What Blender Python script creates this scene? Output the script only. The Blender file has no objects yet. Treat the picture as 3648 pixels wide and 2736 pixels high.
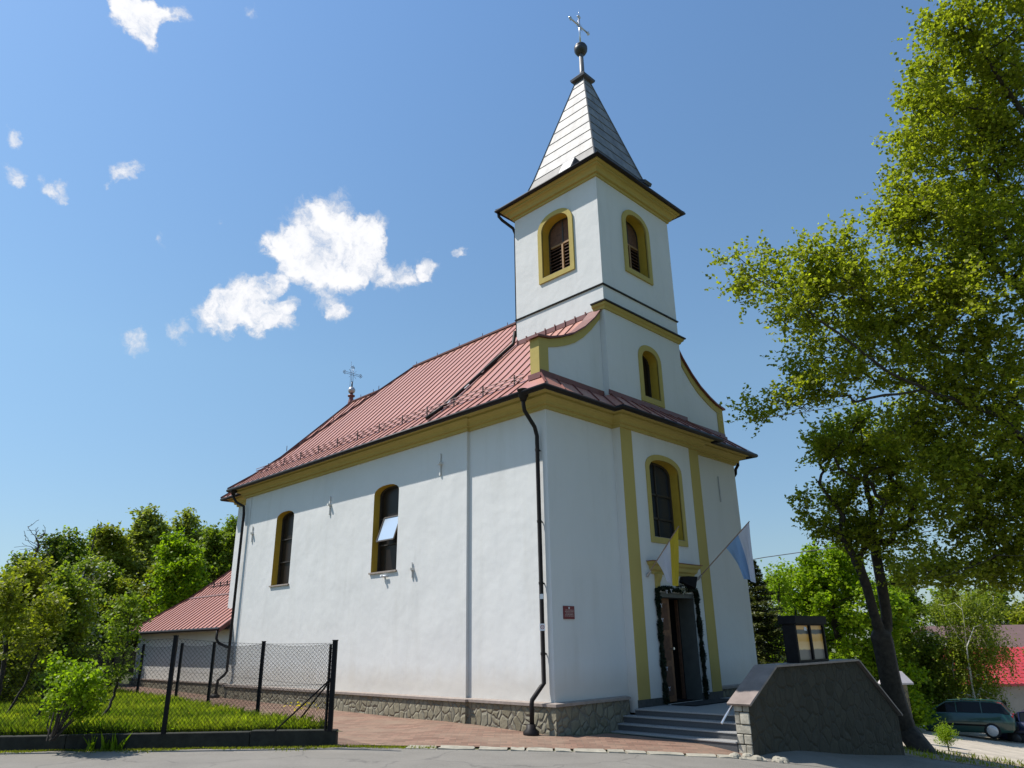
import bpy, math, random
import numpy as np
from mathutils import Vector, Matrix
from mathutils.geometry import tessellate_polygon
C = bpy.context.scene.collection
scn = bpy.context.scene
R = math.radians

# ------------------------------------------------------------------ camera
CAM = np.array([-11.762, -10.550, 1.163]); FPX = 2582.9
YAW, PITCH, ROLL = 0.7930, 0.3417, -0.0167
FW = np.array([math.sin(YAW)*math.cos(PITCH), math.cos(YAW)*math.cos(PITCH), math.sin(PITCH)])
_r = np.array([math.cos(YAW), -math.sin(YAW), 0.0]); _u = np.cross(_r, FW)
RT = math.cos(ROLL)*_r + math.sin(ROLL)*_u
UP = -math.sin(ROLL)*_r + math.cos(ROLL)*_u
cd = bpy.data.cameras.new('camera'); cam = bpy.data.objects.new('camera', cd); C.objects.link(cam)
cam.matrix_world = Matrix(((RT[0], UP[0], -FW[0], CAM[0]), (RT[1], UP[1], -FW[1], CAM[1]), (RT[2], UP[2], -FW[2], CAM[2]), (0, 0, 0, 1)))
cd.sensor_width = 36.0; cd.lens = 36.0*FPX/3648; cd.clip_start = 0.1; cd.clip_end = 4000
scn.camera = cam

def at(px, py, D):
    """world point seen at pixel (px,py) of the 3648 px wide photograph at D metres in front of the camera"""
    return CAM + D*(FW + (px-1824)/FPX*RT + (1368-py)/FPX*UP)
def hz(px): return 2318.7 - (px+88.8)*0.01667
def gp(px, D):
    p = at(px, hz(px), D); return p[0], p[1], G(p[0], p[1])
ES = np.array([0.7016, -0.7125]); ET = np.array([0.7125, 0.7016])
_fs = [-400, -60, -10, -4, -1, 1, 3.1, 5, 8.7, 18.8, 30, 45, 200, 700]
_fz = [1.5, 0.1, -.54, -.55, -.65, -.72, -.84, -1.05, -1.62, -3.04, -4.3, -5, -6, -8]
def st(x, y): return x*ES[0]+y*ES[1], x*ET[0]+y*ET[1]
def xy(s, t): return s*ES[0]+t*ET[0], s*ES[1]+t*ET[1]
def G(x, y):
    s, t = st(x, y)
    z = float(np.interp(s, _fs, _fz))
    k = min(max((t+1.5)/1.5, 0), 1)*min(max((s+4)/2, 0), 1)*min(max((7-s)/3, 0), 1)
    z += 0.09*k*k*(3-2*k)
    if s < 4: z += 0.012*min(max(t, 0), 90)*min((4-s)/8, 1)
    return z

# ------------------------------------------------------------------ light and sky
SUN_EL = R(55.5); LH = np.array([0.60, -0.80])            # horizontal travel of the light
sd = bpy.data.lights.new('sun', 'SUN'); so = bpy.data.objects.new('sun', sd); C.objects.link(so)
sd.energy = 5.0; sd.angle = R(0.53); sd.color = (1.0, 0.955, 0.89)
ldir = Vector((LH[0]*math.cos(SUN_EL), LH[1]*math.cos(SUN_EL), -math.sin(SUN_EL)))
so.rotation_euler = ldir.to_track_quat('-Z', 'Y').to_euler(); so.location = (-10, 20, 40)
w = bpy.data.worlds.new('World'); scn.world = w; w.use_nodes = True
nt = w.node_tree; nt.nodes.clear()
def N(t, **kw):
    n = nt.nodes.new(t)
    for k, v in kw.items(): setattr(n, k, v)
    return n
def mth(op, a, b=None, clamp=False):
    n = N('ShaderNodeMath', operation=op, use_clamp=clamp)
    for i, v in enumerate((a, b)):
        if v is None: continue
        if isinstance(v, (int, float)): n.inputs[i].default_value = v
        else: nt.links.new(v, n.inputs[i])
    return n.outputs[0]
wo = N('ShaderNodeOutputWorld'); bg = N('ShaderNodeBackground'); bg.inputs[1].default_value = 0.125
sky = N('ShaderNodeTexSky', sky_type='NISHITA'); sky.sun_disc = False; sky.sun_elevation = SUN_EL
sky.sun_rotation = math.atan2(-LH[0], -LH[1]); sky.altitude = 300; sky.air_density = 1.2; sky.dust_density = 0.45; sky.ozone_density = 2.2
tc = N('ShaderNodeTexCoord')
# clouds: each puff is a direction in the sky and an angular radius; fractal noise frays them
wn = N('ShaderNodeTexNoise'); wn.inputs['Scale'].default_value = 9; wn.inputs['Detail'].default_value = 7; wn.inputs['Roughness'].default_value = 0.62
nt.links.new(tc.outputs['Generated'], wn.inputs['Vector'])
sub = N('ShaderNodeVectorMath', operation='SUBTRACT'); nt.links.new(wn.outputs['Color'], sub.inputs[0]); sub.inputs[1].default_value = (.5, .5, .5)
scl = N('ShaderNodeVectorMath', operation='SCALE'); nt.links.new(sub.outputs[0], scl.inputs[0]); scl.inputs['Scale'].default_value = 0.10
addv = N('ShaderNodeVectorMath', operation='ADD'); nt.links.new(tc.outputs['Generated'], addv.inputs[0]); nt.links.new(scl.outputs[0], addv.inputs[1])
nrm = N('ShaderNodeVectorMath', operation='NORMALIZE'); nt.links.new(addv.outputs[0], nrm.inputs[0])
PUFFS = [(1160,765,75,1),(1060,845,78,1),(1170,865,92,1),(1280,875,72,1),(1310,800,38,.9),(1015,905,50,1),(1130,945,78,1),(1240,955,60,1),(1340,935,58,1),(1420,962,48,1),(1500,950,44,1),(1555,962,28,1),
 (1000,1000,42,.9),(975,1035,38,.9),(860,1070,58,1),(800,1112,58,1),(900,1120,60,1),(730,1137,42,1),(650,1157,30,1),(960,1130,42,.9),(955,1182,36,.9),(1020,1176,34,1),(1032,1112,26,.9),
 (1190,1102,48,.95),(1235,1132,36,.9),(465,1213,40,1),(1545,867,26,.9),(1635,890,20,.8),(612,847,20,.8),(1350,860,26,.7),
 (10,612,36,.95),(130,620,30,.9),(200,632,36,.95),(447,612,32,.9),(5,470,24,.9),(480,70,60,1),(440,30,42,1),(520,30,36,.9),(500,120,46,1),(625,45,36,.95),(560,62,36,.9),(905,15,34,.6),(815,795,20,.5)]
acc = None
for (px, py, r, k) in PUFFS:
    d = at(px, py, 1.0)-CAM; d = d/np.linalg.norm(d)
    ang = r/FPX*1.70*max(0.55, 1/np.linalg.norm((FW + (px-1824)/FPX*RT + (1368-py)/FPX*UP)))
    dp = N('ShaderNodeVectorMath', operation='DOT_PRODUCT'); nt.links.new(nrm.outputs[0], dp.inputs[0]); dp.inputs[1].default_value = tuple(d)
    # (1-dot) ~ ang^2/2
    v = mth('MULTIPLY_ADD', dp.outputs['Value'], 2.0*k/(ang*ang)); v.node.inputs[2].default_value = k-2.0*k/(ang*ang)
    v = mth('MAXIMUM', v, 0.0)
    acc = v if acc is None else mth('ADD', acc, v)
fn = N('ShaderNodeTexNoise'); fn.inputs['Scale'].default_value = 20; fn.inputs['Detail'].default_value = 11; fn.inputs['Roughness'].default_value = 0.64
nt.links.new(addv.outputs[0], fn.inputs['Vector'])
q = mth('ADD', mth('SUBTRACT', mth('MULTIPLY', mth('MINIMUM', acc, 1.35), 1.25), 0.80), mth('MULTIPLY', mth('SUBTRACT', fn.outputs['Fac'], 0.5), 4.2))
q = mth('MULTIPLY', q, mth('GREATER_THAN', acc, 0.0001))
edge = mth('MULTIPLY', acc, 2.5, True)
cr = N('ShaderNodeMapRange', interpolation_type='SMOOTHSTEP'); nt.links.new(q, cr.inputs[0])
cr.inputs[1].default_value = -0.25; cr.inputs[2].default_value = 1.0; cr.inputs[3].default_value = 0; cr.inputs[4].default_value = 1.0
dens = mth('MULTIPLY', cr.outputs[0], edge)
shade = N('ShaderNodeMapRange'); nt.links.new(q, shade.inputs[0]); shade.inputs[1].default_value = .2; shade.inputs[2].default_value = 1.3
shade.inputs[3].default_value = 5.3; shade.inputs[4].default_value = 6.9
cc = N('ShaderNodeCombineColor')
nt.links.new(shade.outputs[0], cc.inputs[0]); nt.links.new(mth('MULTIPLY', shade.outputs[0], 1.01), cc.inputs[1]); nt.links.new(mth('MULTIPLY', shade.outputs[0], 1.05), cc.inputs[2])
sz = N('ShaderNodeSeparateXYZ'); nt.links.new(tc.outputs['Generated'], sz.inputs[0])
gr = N('ShaderNodeValToRGB'); nt.links.new(sz.outputs[2], gr.inputs[0]); ge = gr.color_ramp.elements
for p_, c_ in ((0.12, (.58, .62, .72)), (0.35, (.79, .85, .88))): ge.new(p_).color = (*c_, 1)
ge[0].position = 0; ge[0].color = (.42, .50, .72, 1); ge[3].position = .75; ge[3].color = (.86, .985, 1.12, 1)
skc = N('ShaderNodeVectorMath', operation='MULTIPLY'); nt.links.new(sky.outputs[0], skc.inputs[0]); nt.links.new(gr.outputs[0], skc.inputs[1])
skc = N('ShaderNodeVectorMath', operation='MULTIPLY'); nt.links.new(nt.nodes[-2].outputs[0], skc.inputs[0]); skc.inputs[1].default_value = (1.06, 1.115, 1.065)
mx = N('ShaderNodeMix', data_type='RGBA'); nt.links.new(dens, mx.inputs[0]); nt.links.new(skc.outputs[0], mx.inputs[6]); nt.links.new(cc.outputs[0], mx.inputs[7])
nt.links.new(mx.outputs[2], bg.inputs[0]); nt.links.new(bg.outputs[0], wo.inputs[0])
scn.view_settings.view_transform = 'Standard'; scn.view_settings.look = 'None'
scn.view_settings.exposure = 0.27; scn.view_settings.gamma = 1.0
scn.render.engine = 'CYCLES'

# ------------------------------------------------------------------ materials
class Mat:
    def __init__(s, name, rough=.8, metal=0.0, spec=.5):
        s.m = bpy.data.materials.new(name); s.m.use_nodes = True; s.t = s.m.node_tree
        s.b = s.t.nodes['Principled BSDF']; s.b.inputs['Roughness'].default_value = rough
        s.b.inputs['Metallic'].default_value = metal; s.b.inputs['Specular IOR Level'].default_value = spec
        s.tc = None
    def n(s, t, **kw):
        n = s.t.nodes.new(t)
        for k, v in kw.items(): setattr(n, k, v)
        return n
    def l(s, a, b): s.t.links.new(a, b)
    def co(s):
        if not s.tc: s.tc = s.n('ShaderNodeNewGeometry')
        return s.tc.outputs['Position']
    def noise(s, scale, detail=4, rough=.6, vec=None):
        n = s.n('ShaderNodeTexNoise'); n.inputs['Scale'].default_value = scale; n.inputs['Detail'].default_value = detail; n.inputs['Roughness'].default_value = rough
        s.l(vec if vec is not None else s.co(), n.inputs['Vector']); return n.outputs['Fac']
    def ramp(s, fac, stops):
        r = s.n('ShaderNodeValToRGB'); e = r.color_ramp.elements
        while len(e) < len(stops): e.new(0.5)
        for i, (p, c) in enumerate(stops): e[i].position = p; e[i].color = (*c, 1)
        s.l(fac, r.inputs[0]); return r.outputs[0]
    def mix(s, fac, a, b, mode='MIX'):
        m = s.n('ShaderNodeMix', data_type='RGBA', blend_type=mode)
        for i, v in ((0, fac), (6, a), (7, b)):
            if isinstance(v, (int, float)): m.inputs[i].default_value = v
            elif isinstance(v, tuple): m.inputs[i].default_value = (*v, 1)
            else: s.l(v, m.inputs[i])
        return m.outputs[2]
    def base(s, c):
        if isinstance(c, tuple): s.b.inputs['Base Color'].default_value = (*c, 1)
        else: s.l(c, s.b.inputs['Base Color'])
        return s
    def bump(s, h, strength=.3, dist=.02):
        b = s.n('ShaderNodeBump'); b.inputs['Strength'].default_value = strength; b.inputs['Distance'].default_value = dist
        s.l(h, b.inputs['Height']); s.l(b.outputs[0], s.b.inputs['Normal']); return s
    def mapping(s, scale, rot=(0, 0, 0)):
        m = s.n('ShaderNodeMapping'); m.inputs['Scale'].default_value = scale; m.inputs['Rotation'].default_value = rot
        s.l(s.co(), m.inputs['Vector']); return m.outputs[0]
    def math(s, op, a, b=None, c=None):
        n = s.n('ShaderNodeMath', operation=op)
        for i, v in enumerate((a, b, c)):
            if v is None: continue
            if isinstance(v, (int, float)): n.inputs[i].default_value = v
            else: s.l(v, n.inputs[i])
        return n.outputs[0]
def plain(name, col, rough=.7, metal=0., var=.12, scale=6, bump=0, bscale=40, spec=.5):
    m = Mat(name, rough, metal, spec)
    c2 = tuple(x*(1-var) for x in col); c3 = tuple(min(1, x*(1+var)) for x in col)
    m.base(m.ramp(m.noise(scale, 6), [(.3, c2), (.7, c3)]))
    if bump: m.bump(m.noise(bscale, 5), bump, .01)
    return m.m
def plaster(name, col, stain):
    m = Mat(name, .92, 0, .25)
    n1 = m.noise(.55, 5, .6); n2 = m.noise(1.0, 7, .62, m.mapping((2.2, 2.2, .28)))
    c = m.mix(m.ramp(n1, [(.35, (0, 0, 0)), (.75, (1, 1, 1))]), col, tuple(x*.955 for x in col))
    c = m.mix(m.math('MULTIPLY', m.ramp(n2, [(.52, (0, 0, 0)), (.8, (1, 1, 1))]), stain), c, tuple(x*y for x, y in zip(col, (.80, .79, .76))))
    # damp dirt creeping up from the ledge
    sep = m.n('ShaderNodeSeparateXYZ'); m.l(m.co(), sep.inputs[0])
    low = m.math('SUBTRACT', 1.0, m.math('MULTIPLY', m.math('ADD', sep.outputs[2], m.math('MULTIPLY', n2, -.5)), 2.2))
    lowc = m.n('ShaderNodeClamp'); m.l(low, lowc.inputs[0])
    c = m.mix(m.math('MULTIPLY', lowc.outputs[0], .62), c, tuple(x*y for x, y in zip(col, (.86, .80, .72))))
    m.base(c)
    h = m.math('ADD', m.math('MULTIPLY', m.noise(.9, 3, .5), 4.5), m.math('ADD', m.math('MULTIPLY', m.noise(4, 4, .5), .45), m.math('MULTIPLY', m.noise(90, 3, .6), .22)))
    m.bump(h, .42, .02); return m.m
WHITE = plaster('white_plaster', (.665, .66, .64), .45)
YELLOW = plaster('yellow_plaster', (.45, .355, .115), .6)
YREV = plain('ochre_reveal', (.50, .33, .045), .9, 0, .08, 3, .15, 60, .2)
def roofmat():
    m = Mat('red_metal_roof', .38, 0, .55)
    n = m.noise(1.1, 6, .6); n2 = m.noise(30, 3, .6)
    sy = m.n('ShaderNodeSeparateXYZ'); m.l(m.co(), sy.inputs[0]); wn_ = m.n('ShaderNodeTexWhiteNoise', noise_dimensions='2D')
    cv = m.n('ShaderNodeCombineXYZ'); m.l(m.math('FLOOR', m.math('DIVIDE', m.math('SUBTRACT', sy.outputs[1], .62), .372)), cv.inputs[0]); m.l(m.math('FLOOR', m.math('ADD', m.math('MULTIPLY', sy.outputs[2], .55), m.math('MULTIPLY', m.math('FLOOR', m.math('DIVIDE', m.math('SUBTRACT', sy.outputs[1], .62), .372)), .37))), cv.inputs[1]); m.l(cv.outputs[0], wn_.inputs['Vector'])
    c = m.mix(n, (.40, .155, .105), (.48, .205, .15)); c = m.mix(m.math('MULTIPLY', wn_.outputs['Value'], .30), c, (.33, .14, .11)); c = m.mix(m.math('MULTIPLY', n2, .25), c, (.36, .155, .12))
    m.base(c); m.bump(m.noise(2.2, 3, .5), .25, .03); return m.m
RED = roofmat()
RIB = plain('roof_seam_red', (.12, .038, .03), .6, 0, .12, 4)
DREDC = plain('brown_red_flashing', (.17, .055, .045), .5, 0, .15, 5)
GUT = plain('dark_brown_gutter', (.014, .010, .009), .55, 0, .3, 5, 0, 40, .25)
DARKM = plain('black_iron', (.008, .008, .009), .6, 0, .3, 9, 0, 40, .12)
def spiremat():
    m = Mat('grey_zinc_sheet', .58, .15, .35)
    n = m.noise(2.5, 6, .65); st_ = m.noise(1.0, 6, .6, m.mapping((5, 5, .7)))
    c = m.ramp(n, [(.35, (.16, .16, .165)), (.65, (.27, .265, .255))]); c = m.mix(m.math('MULTIPLY', m.ramp(st_, [(.45, (0, 0, 0)), (.7, (1, 1, 1))]), .6), c, (.10, .095, .09))
    sp_ = m.n('ShaderNodeSeparateXYZ'); m.l(m.co(), sp_.inputs[0]); zb = m.ramp(m.math('MULTIPLY', m.math('SUBTRACT', sp_.outputs[2], 14.2), 1.0), [(0, (.60, .60, .60)), (.50, (.62, .62, .62)), (.54, (.36, .36, .36)), (.98, (.38, .38, .38)), (1, (1, 1, 1))])
    m.base(m.mix(1.0, c, zb, 'MULTIPLY')); m.bump(m.noise(3, 4, .5), .4, .04); return m.m
ZINC = spiremat()
ZINCD = plain('dark_zinc', (.055, .055, .058), .45, .4, .3, 5)
def stone(name, cols, mortar, scale, bstr=.9, stretch=(1, 1, 1.25)):
    m = Mat(name, .9, 0, .25)
    wv = m.mapping(stretch)
    wob = m.n('ShaderNodeTexNoise'); wob.inputs['Scale'].default_value = 2.5; m.l(wv, wob.inputs['Vector'])
    off = m.n('ShaderNodeVectorMath', operation='MULTIPLY_ADD'); m.l(wob.outputs['Color'], off.inputs[0]); off.inputs[1].default_value = (.18, .18, .18); m.l(wv, off.inputs[2])
    v1 = m.n('ShaderNodeTexVoronoi', feature='DISTANCE_TO_EDGE'); v2 = m.n('ShaderNodeTexVoronoi', feature='F1')
    for v in (v1, v2): v.inputs['Scale'].default_value = scale; m.l(off.outputs[0], v.inputs['Vector'])
    rr = m.n('ShaderNodeSeparateColor'); m.l(v2.outputs['Color'], rr.inputs[0])
    c = m.ramp(rr.outputs[0], [(0, cols[0]), (.5, cols[1]), (1, cols[2])])
    c = m.mix(m.math('MULTIPLY', m.noise(14, 6, .7), .55), c, tuple(x*.45 for x in cols[0]))
    e = m.ramp(v1.outputs['Distance'], [(.018, (0, 0, 0)), (.07, (1, 1, 1))])
    m.base(m.mix(e, mortar, c))
    h = m.math('ADD', m.math('MULTIPLY', m.math('MINIMUM', v1.outputs['Distance'], .14), 7), m.math('MULTIPLY', m.noise(11, 6, .6), .55))
    m.bump(h, bstr, .045); return m.m
STONE = stone('sandstone_rubble', [(.21, .185, .125), (.30, .27, .19), (.25, .235, .18)], (.17, .155, .125), 5.4, .65, (1, 1, .8))
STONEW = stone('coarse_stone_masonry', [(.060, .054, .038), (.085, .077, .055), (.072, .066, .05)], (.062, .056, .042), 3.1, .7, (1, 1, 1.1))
LEDGE = plain('ledge_stone', (.30, .25, .215), .85, 0, .18, 9, .3, 50)
COPING = plain('coping_sheet', (.25, .20, .175), .55, .1, .2, 3, .2, 12)
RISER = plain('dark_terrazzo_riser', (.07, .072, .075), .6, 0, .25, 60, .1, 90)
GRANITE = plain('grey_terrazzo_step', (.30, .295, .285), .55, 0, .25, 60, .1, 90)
def brickmat():
    m = Mat('red_block_paving', .9, 0, .3)
    mp = m.mapping((1, 1, 1), (0, 0, R(45.4)))
    b = m.n('ShaderNodeTexBrick'); m.l(mp, b.inputs['Vector']); b.inputs['Scale'].default_value = 4.2
    b.inputs['Color1'].default_value = (.155, .080, .056, 1); b.inputs['Color2'].default_value = (.30, .170, .118, 1); b.inputs['Mortar'].default_value = (.13, .095, .07, 1)
    b.inputs['Mortar Size'].default_value = .025; b.inputs['Brick Width'].default_value = 1.0; b.inputs['Row Height'].default_value = .5
    c = m.mix(m.ramp(m.noise(.9, 6, .65), [(.4, (0, 0, 0)), (.75, (1, 1, 1))]), b.outputs['Color'], (.26, .19, .135))
    m.base(m.mix(m.math('MULTIPLY', m.noise(25, 5, .7), .35), c, (.20, .15, .11)))
    m.bump(m.math('ADD', m.math('MULTIPLY', b.outputs['Fac'], -.6), m.noise(20, 4)), .4, .012); return m.m
BRICK = brickmat()
def asph():
    m = Mat('worn_asphalt', .93, 0, .3)
    c = m.ramp(m.noise(1.2, 6, .6), [(.3, (.155, .142, .122)), (.7, (.215, .198, .17))])
    c = m.mix(m.ramp(m.noise(70, 3, .8), [(.42, (0, 0, 0)), (.72, (1, 1, 1))]), c, (.27, .25, .22))
    v = m.n('ShaderNodeTexVoronoi', feature='DISTANCE_TO_EDGE'); v.inputs['Scale'].default_value = .30
    wob = m.n('ShaderNodeTexNoise'); wob.inputs['Scale'].default_value = 1.6; wob.inputs['Detail'].default_value = 6; m.l(m.co(), wob.inputs['Vector'])
    off = m.n('ShaderNodeVectorMath', operation='MULTIPLY_ADD'); m.l(wob.outputs['Color'], off.inputs[0]); off.inputs[1].default_value = (.9, .9, .9); m.l(m.co(), off.inputs[2]); m.l(off.outputs[0], v.inputs['Vector'])
    c = m.mix(m.ramp(v.outputs['Distance'], [(.0, (.45, .45, .45)), (.010, (0, 0, 0))]), c, (.07, .065, .06))
    m.base(c); m.bump(m.noise(80, 4, .7), .6, .01); return m.m
ASPH = asph()
CONC = plain('sandy_concrete', (.42, .36, .28), .95, 0, .22, 1.4, .3, 30)
SOIL = plain('grassy_soil', (.085, .095, .03), .95, 0, .4, 1.3, .5, 10)
DIRT = plain('dry_dirt', (.26, .20, .13), .95, 0, .3, 2.5, .5, 20)
KERBC = plain('mossy_concrete', (.020, .021, .016), .95, 0, .5, 5, .6, 22)
EDGEST = plain('pale_edging_stone', (.33, .30, .235), .9, 0, .25, 6, .5, 25)
WOOD = plain('brown_varnished_wood', (.17, .065, .022), .5, 0, .35, 9)
WOODD = plain('weathered_brown_board', (.12, .055, .030), .8, 0, .3, 12, .3, 30)
GREYD = plain('grey_painted_door', (.085, .09, .083), .6, 0, .15, 5)
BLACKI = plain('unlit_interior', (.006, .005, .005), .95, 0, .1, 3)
WPAINT = plain('white_paint', (.75, .75, .76), .6, 0, .06, 5)
def glassm(name, col, rough=.06, metal=0, spec=.8):
    m = Mat(name, rough, metal, spec); m.base(col); m.bump(m.noise(3.0, 2), .05, .01); return m.m
GLASS = glassm('dark_window_glass', (.022, .016, .012), .3, 0, .15); LGLASS = glassm('sky_reflecting_glass', (.05, .07, .08), .03); MGLASS = glassm('open_pane_glass', (.70, .75, .78), .30, .75); FGLASS = glassm('front_window_glass', (.03, .035, .045), .12, 0, .5)
MULL = plain('dark_window_frame', (.035, .028, .022), .6, 0, .2, 9)
SILVER = plain('bright_steel', (.62, .62, .64), .28, .9, .08, 8)
GREYBALL = plain('grey_metal_ball', (.42, .41, .42), .4, .5, .15, 5)
def leafm(name, a, b, trans=.45, rough=.5, spec=.25):
    m = Mat(name, rough, 0, spec)
    at_ = m.n('ShaderNodeAttribute', attribute_name='tint')
    c = m.ramp(at_.outputs['Fac'], [(0.0, a), (.8, b), (1.0, tuple(min(1, x*1.35) for x in b))])
    m.base(c)
    tr = m.n('ShaderNodeBsdfTranslucent'); mi = m.n('ShaderNodeMixShader'); mi.inputs[0].default_value = trans
    tcx = m.mix(1.0, c, (1.2, 1.36, .5), 'MULTIPLY'); m.l(tcx, tr.inputs[0])
    out = m.t.nodes['Material Output']; m.l(m.b.outputs[0], mi.inputs[1]); m.l(tr.outputs[0], mi.inputs[2]); m.l(mi.outputs[0], out.inputs[0]); return m.m
L_POP = leafm('poplar_leaf', (.14, .165, .014), (.34, .35, .034), .56)
L_LIME = leafm('fresh_maple_leaf', (.13, .205, .008), (.25, .34, .015), .52)
L_MID = leafm('mid_green_leaf', (.095, .14, .016), (.21, .265, .028), .52)
L_OLIVE = leafm('olive_green_leaf', (.125, .145, .014), (.28, .29, .03), .52)
L_PALE = leafm('pale_yellow_green_leaf', (.16, .19, .035), (.28, .30, .06), .45)
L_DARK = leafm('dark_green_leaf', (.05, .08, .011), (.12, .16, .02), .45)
L_SPR = leafm('spruce_needle', (.03, .042, .012), (.12, .13, .028), .25)
L_BIR = leafm('birch_leaf', (.13, .175, .02), (.24, .27, .03), .5)
L_GAR = leafm('garland_needle', (.007, .014, .007), (.016, .028, .012), .1)
L_BLOS = leafm('white_blossom', (.45, .45, .42), (.7, .7, .66), .3)
L_YEL = leafm('yellow_petal', (.55, .42, .02), (.8, .6, .03), .3)
L_GRASS = leafm('grass_blade', (.08, .14, .010), (.34, .37, .035), .52)
BARK = plain('grey_brown_bark', (.048, .038, .029), .95, 0, .45, 9, .9, 14)
BARKD = plain('dark_bark', (.035, .028, .022), .95, 0, .4, 9, .8, 14)
BIRB = plain('white_birch_bark', (.62, .60, .55), .8, 0, .3, 12, .3, 30)

# ------------------------------------------------------------------ object helpers
def tag(o, label=None, cat=None, group=None, kind=None):
    if label: o['label'] = label
    if cat: o['category'] = cat
    if group: o['group'] = group
    if kind: o['kind'] = kind
    return o
def empty(name, loc=(0, 0, 0), label=None, cat=None, group=None, rz=0):
    o = bpy.data.objects.new(name, None); C.objects.link(o); o.location = loc; o.rotation_euler = (0, 0, rz); o.empty_display_size = .2
    return tag(o, label, cat, group)
class MB:
    def __init__(s): s.v = []; s.f = []
    def add(s, vs, fs):
        b = len(s.v); s.v += [tuple(map(float, p)) for p in vs]; s.f += [tuple(b+i for i in f) for f in fs]; return s
    def box(s, x0, x1, y0, y1, z0, z1):
        vs = [(x, y, z) for z in (z0, z1) for y in (y0, y1) for x in (x0, x1)]
        return s.add(vs, [(0, 2, 3, 1), (4, 5, 7, 6), (0, 1, 5, 4), (2, 6, 7, 3), (0, 4, 6, 2), (1, 3, 7, 5)])
    def obox(s, c, ax, ay, az):
        c = Vector(c); ax = Vector(ax)/2; ay = Vector(ay)/2; az = Vector(az)/2
        vs = [c+i*ax+j*ay+k*az for k in (-1, 1) for j in (-1, 1) for i in (-1, 1)]
        return s.add(vs, [(0, 2, 3, 1), (4, 5, 7, 6), (0, 1, 5, 4), (2, 6, 7, 3), (0, 4, 6, 2), (1, 3, 7, 5)])
    def quad(s, a, b, c, d): return s.add([a, b, c, d], [(0, 1, 2, 3)])
    def tube(s, pts, r, n=8, cap=True):
        pts = [Vector(p) for p in pts]; m = len(pts)
        rs = r if isinstance(r, (list, tuple)) else [r]*m
        d0 = (pts[1]-pts[0]).normalized(); a = d0.orthogonal().normalized(); vs = []; 
        for i in range(m):
            d = (pts[min(i+1, m-1)]-pts[max(i-1, 0)]).normalized()
            a = (a - d*a.dot(d)); a = a.normalized() if a.length > 1e-6 else d.orthogonal().normalized()
            b = d.cross(a)
            for k in range(n):
                t = 2*math.pi*k/n; vs.append(pts[i]+rs[i]*(math.cos(t)*a+math.sin(t)*b))
        fs = [(i*n+k, i*n+(k+1) % n, (i+1)*n+(k+1) % n, (i+1)*n+k) for i in range(m-1) for k in range(n)]
        if cap: fs += [tuple(range(n-1, -1, -1)), tuple((m-1)*n+k for k in range(n))]
        return s.add(vs, fs)
    def lathe(s, c, prof, n=20, axis=(0, 0, 1)):
        ax = Vector(axis).normalized(); a = ax.orthogonal().normalized(); b = ax.cross(a); c = Vector(c)
        vs = [c+ax*z+r*(math.cos(2*math.pi*k/n)*a+math.sin(2*math.pi*k/n)*b) for r, z in prof for k in range(n)]
        m = len(prof)
        return s.add(vs, [(i*n+k, i*n+(k+1) % n, (i+1)*n+(k+1) % n, (i+1)*n+k) for i in range(m-1) for k in range(n)]+[tuple(range(n-1, -1, -1)), tuple((m-1)*n+k for k in range(n))])
    def prism(s, poly, f0, f1):
        n = len(poly); vs = [f0(*p) for p in poly]+[f1(*p) for p in poly]
        tri = tessellate_polygon([[Vector((p[0], p[1], 0)) for p in poly]])
        fs = [tuple(t) for t in tri]+[tuple(n+i for i in reversed(t)) for t in tri]+[(i, (i+1) % n, n+(i+1) % n, n+i) for i in range(n)]
        return s.add(vs, fs)
    def build(s, name, mat, parent=None, smooth=False, bevel=0):
        me = bpy.data.meshes.new(name); me.from_pydata(s.v, [], s.f); me.validate()
        import bmesh
        bm = bmesh.new(); bm.from_mesh(me); bmesh.ops.recalc_face_normals(bm, faces=bm.faces); bm.to_mesh(me); bm.free()
        me.materials.append(mat)
        if smooth: me.polygons.foreach_set('use_smooth', [True]*len(me.polygons))
        o = bpy.data.objects.new(name, me); C.objects.link(o)
        if parent is not None: o.parent = parent
        if bevel:
            b = o.modifiers.new('bevel', 'BEVEL'); b.width = bevel; b.segments = 2; b.limit_method = 'ANGLE'
        return o
def panel(outer, holes, f, name, mat, parent):
    """flat wall face with openings; f maps (u,v) to space"""
    pl = [outer]+holes; flat = [p for q in pl for p in q]
    tri = tessellate_polygon([[Vector((a, b, 0)) for a, b in q] for q in pl])
    return MB().add([f(*p) for p in flat], [tuple(t) for t in tri]).build(name, mat, parent)
def arch(u0, u1, v0, vs, va, n=14):
    """opening outline, segmental or round head from spring vs to apex va"""
    c = (u0+u1)/2; a = (u1-u0)/2; h = va-vs; p = [(u0, v0), (u1, v0)]
    for i in range(n+1):
        t = math.pi*i/n; p.append((c+a*math.copysign(abs(math.cos(t))**.85, math.cos(t)), vs+h*math.sin(t)))
    return p
def offs(path, d, closed=False):
    """offset a plan polyline to its right by d with mitres"""
    n = len(path); out = []
    for i in range(n):
        p = Vector(path[i]); a = Vector(path[i-1]) if (i > 0 or closed) else None; b = Vector(path[(i+1) % n]) if (i < n-1 or closed) else None
        n1 = None if a is None else Vector(((p-a).y, -(p-a).x)).normalized(); n2 = None if b is None else Vector(((b-p).y, -(b-p).x)).normalized()
        if n1 is None: q = p+n2*d
        elif n2 is None: q = p+n1*d
        else: q = p+(n1+n2)*(d/(1+n1.dot(n2)))
        out.append((q.x, q.y))
    return out
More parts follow.
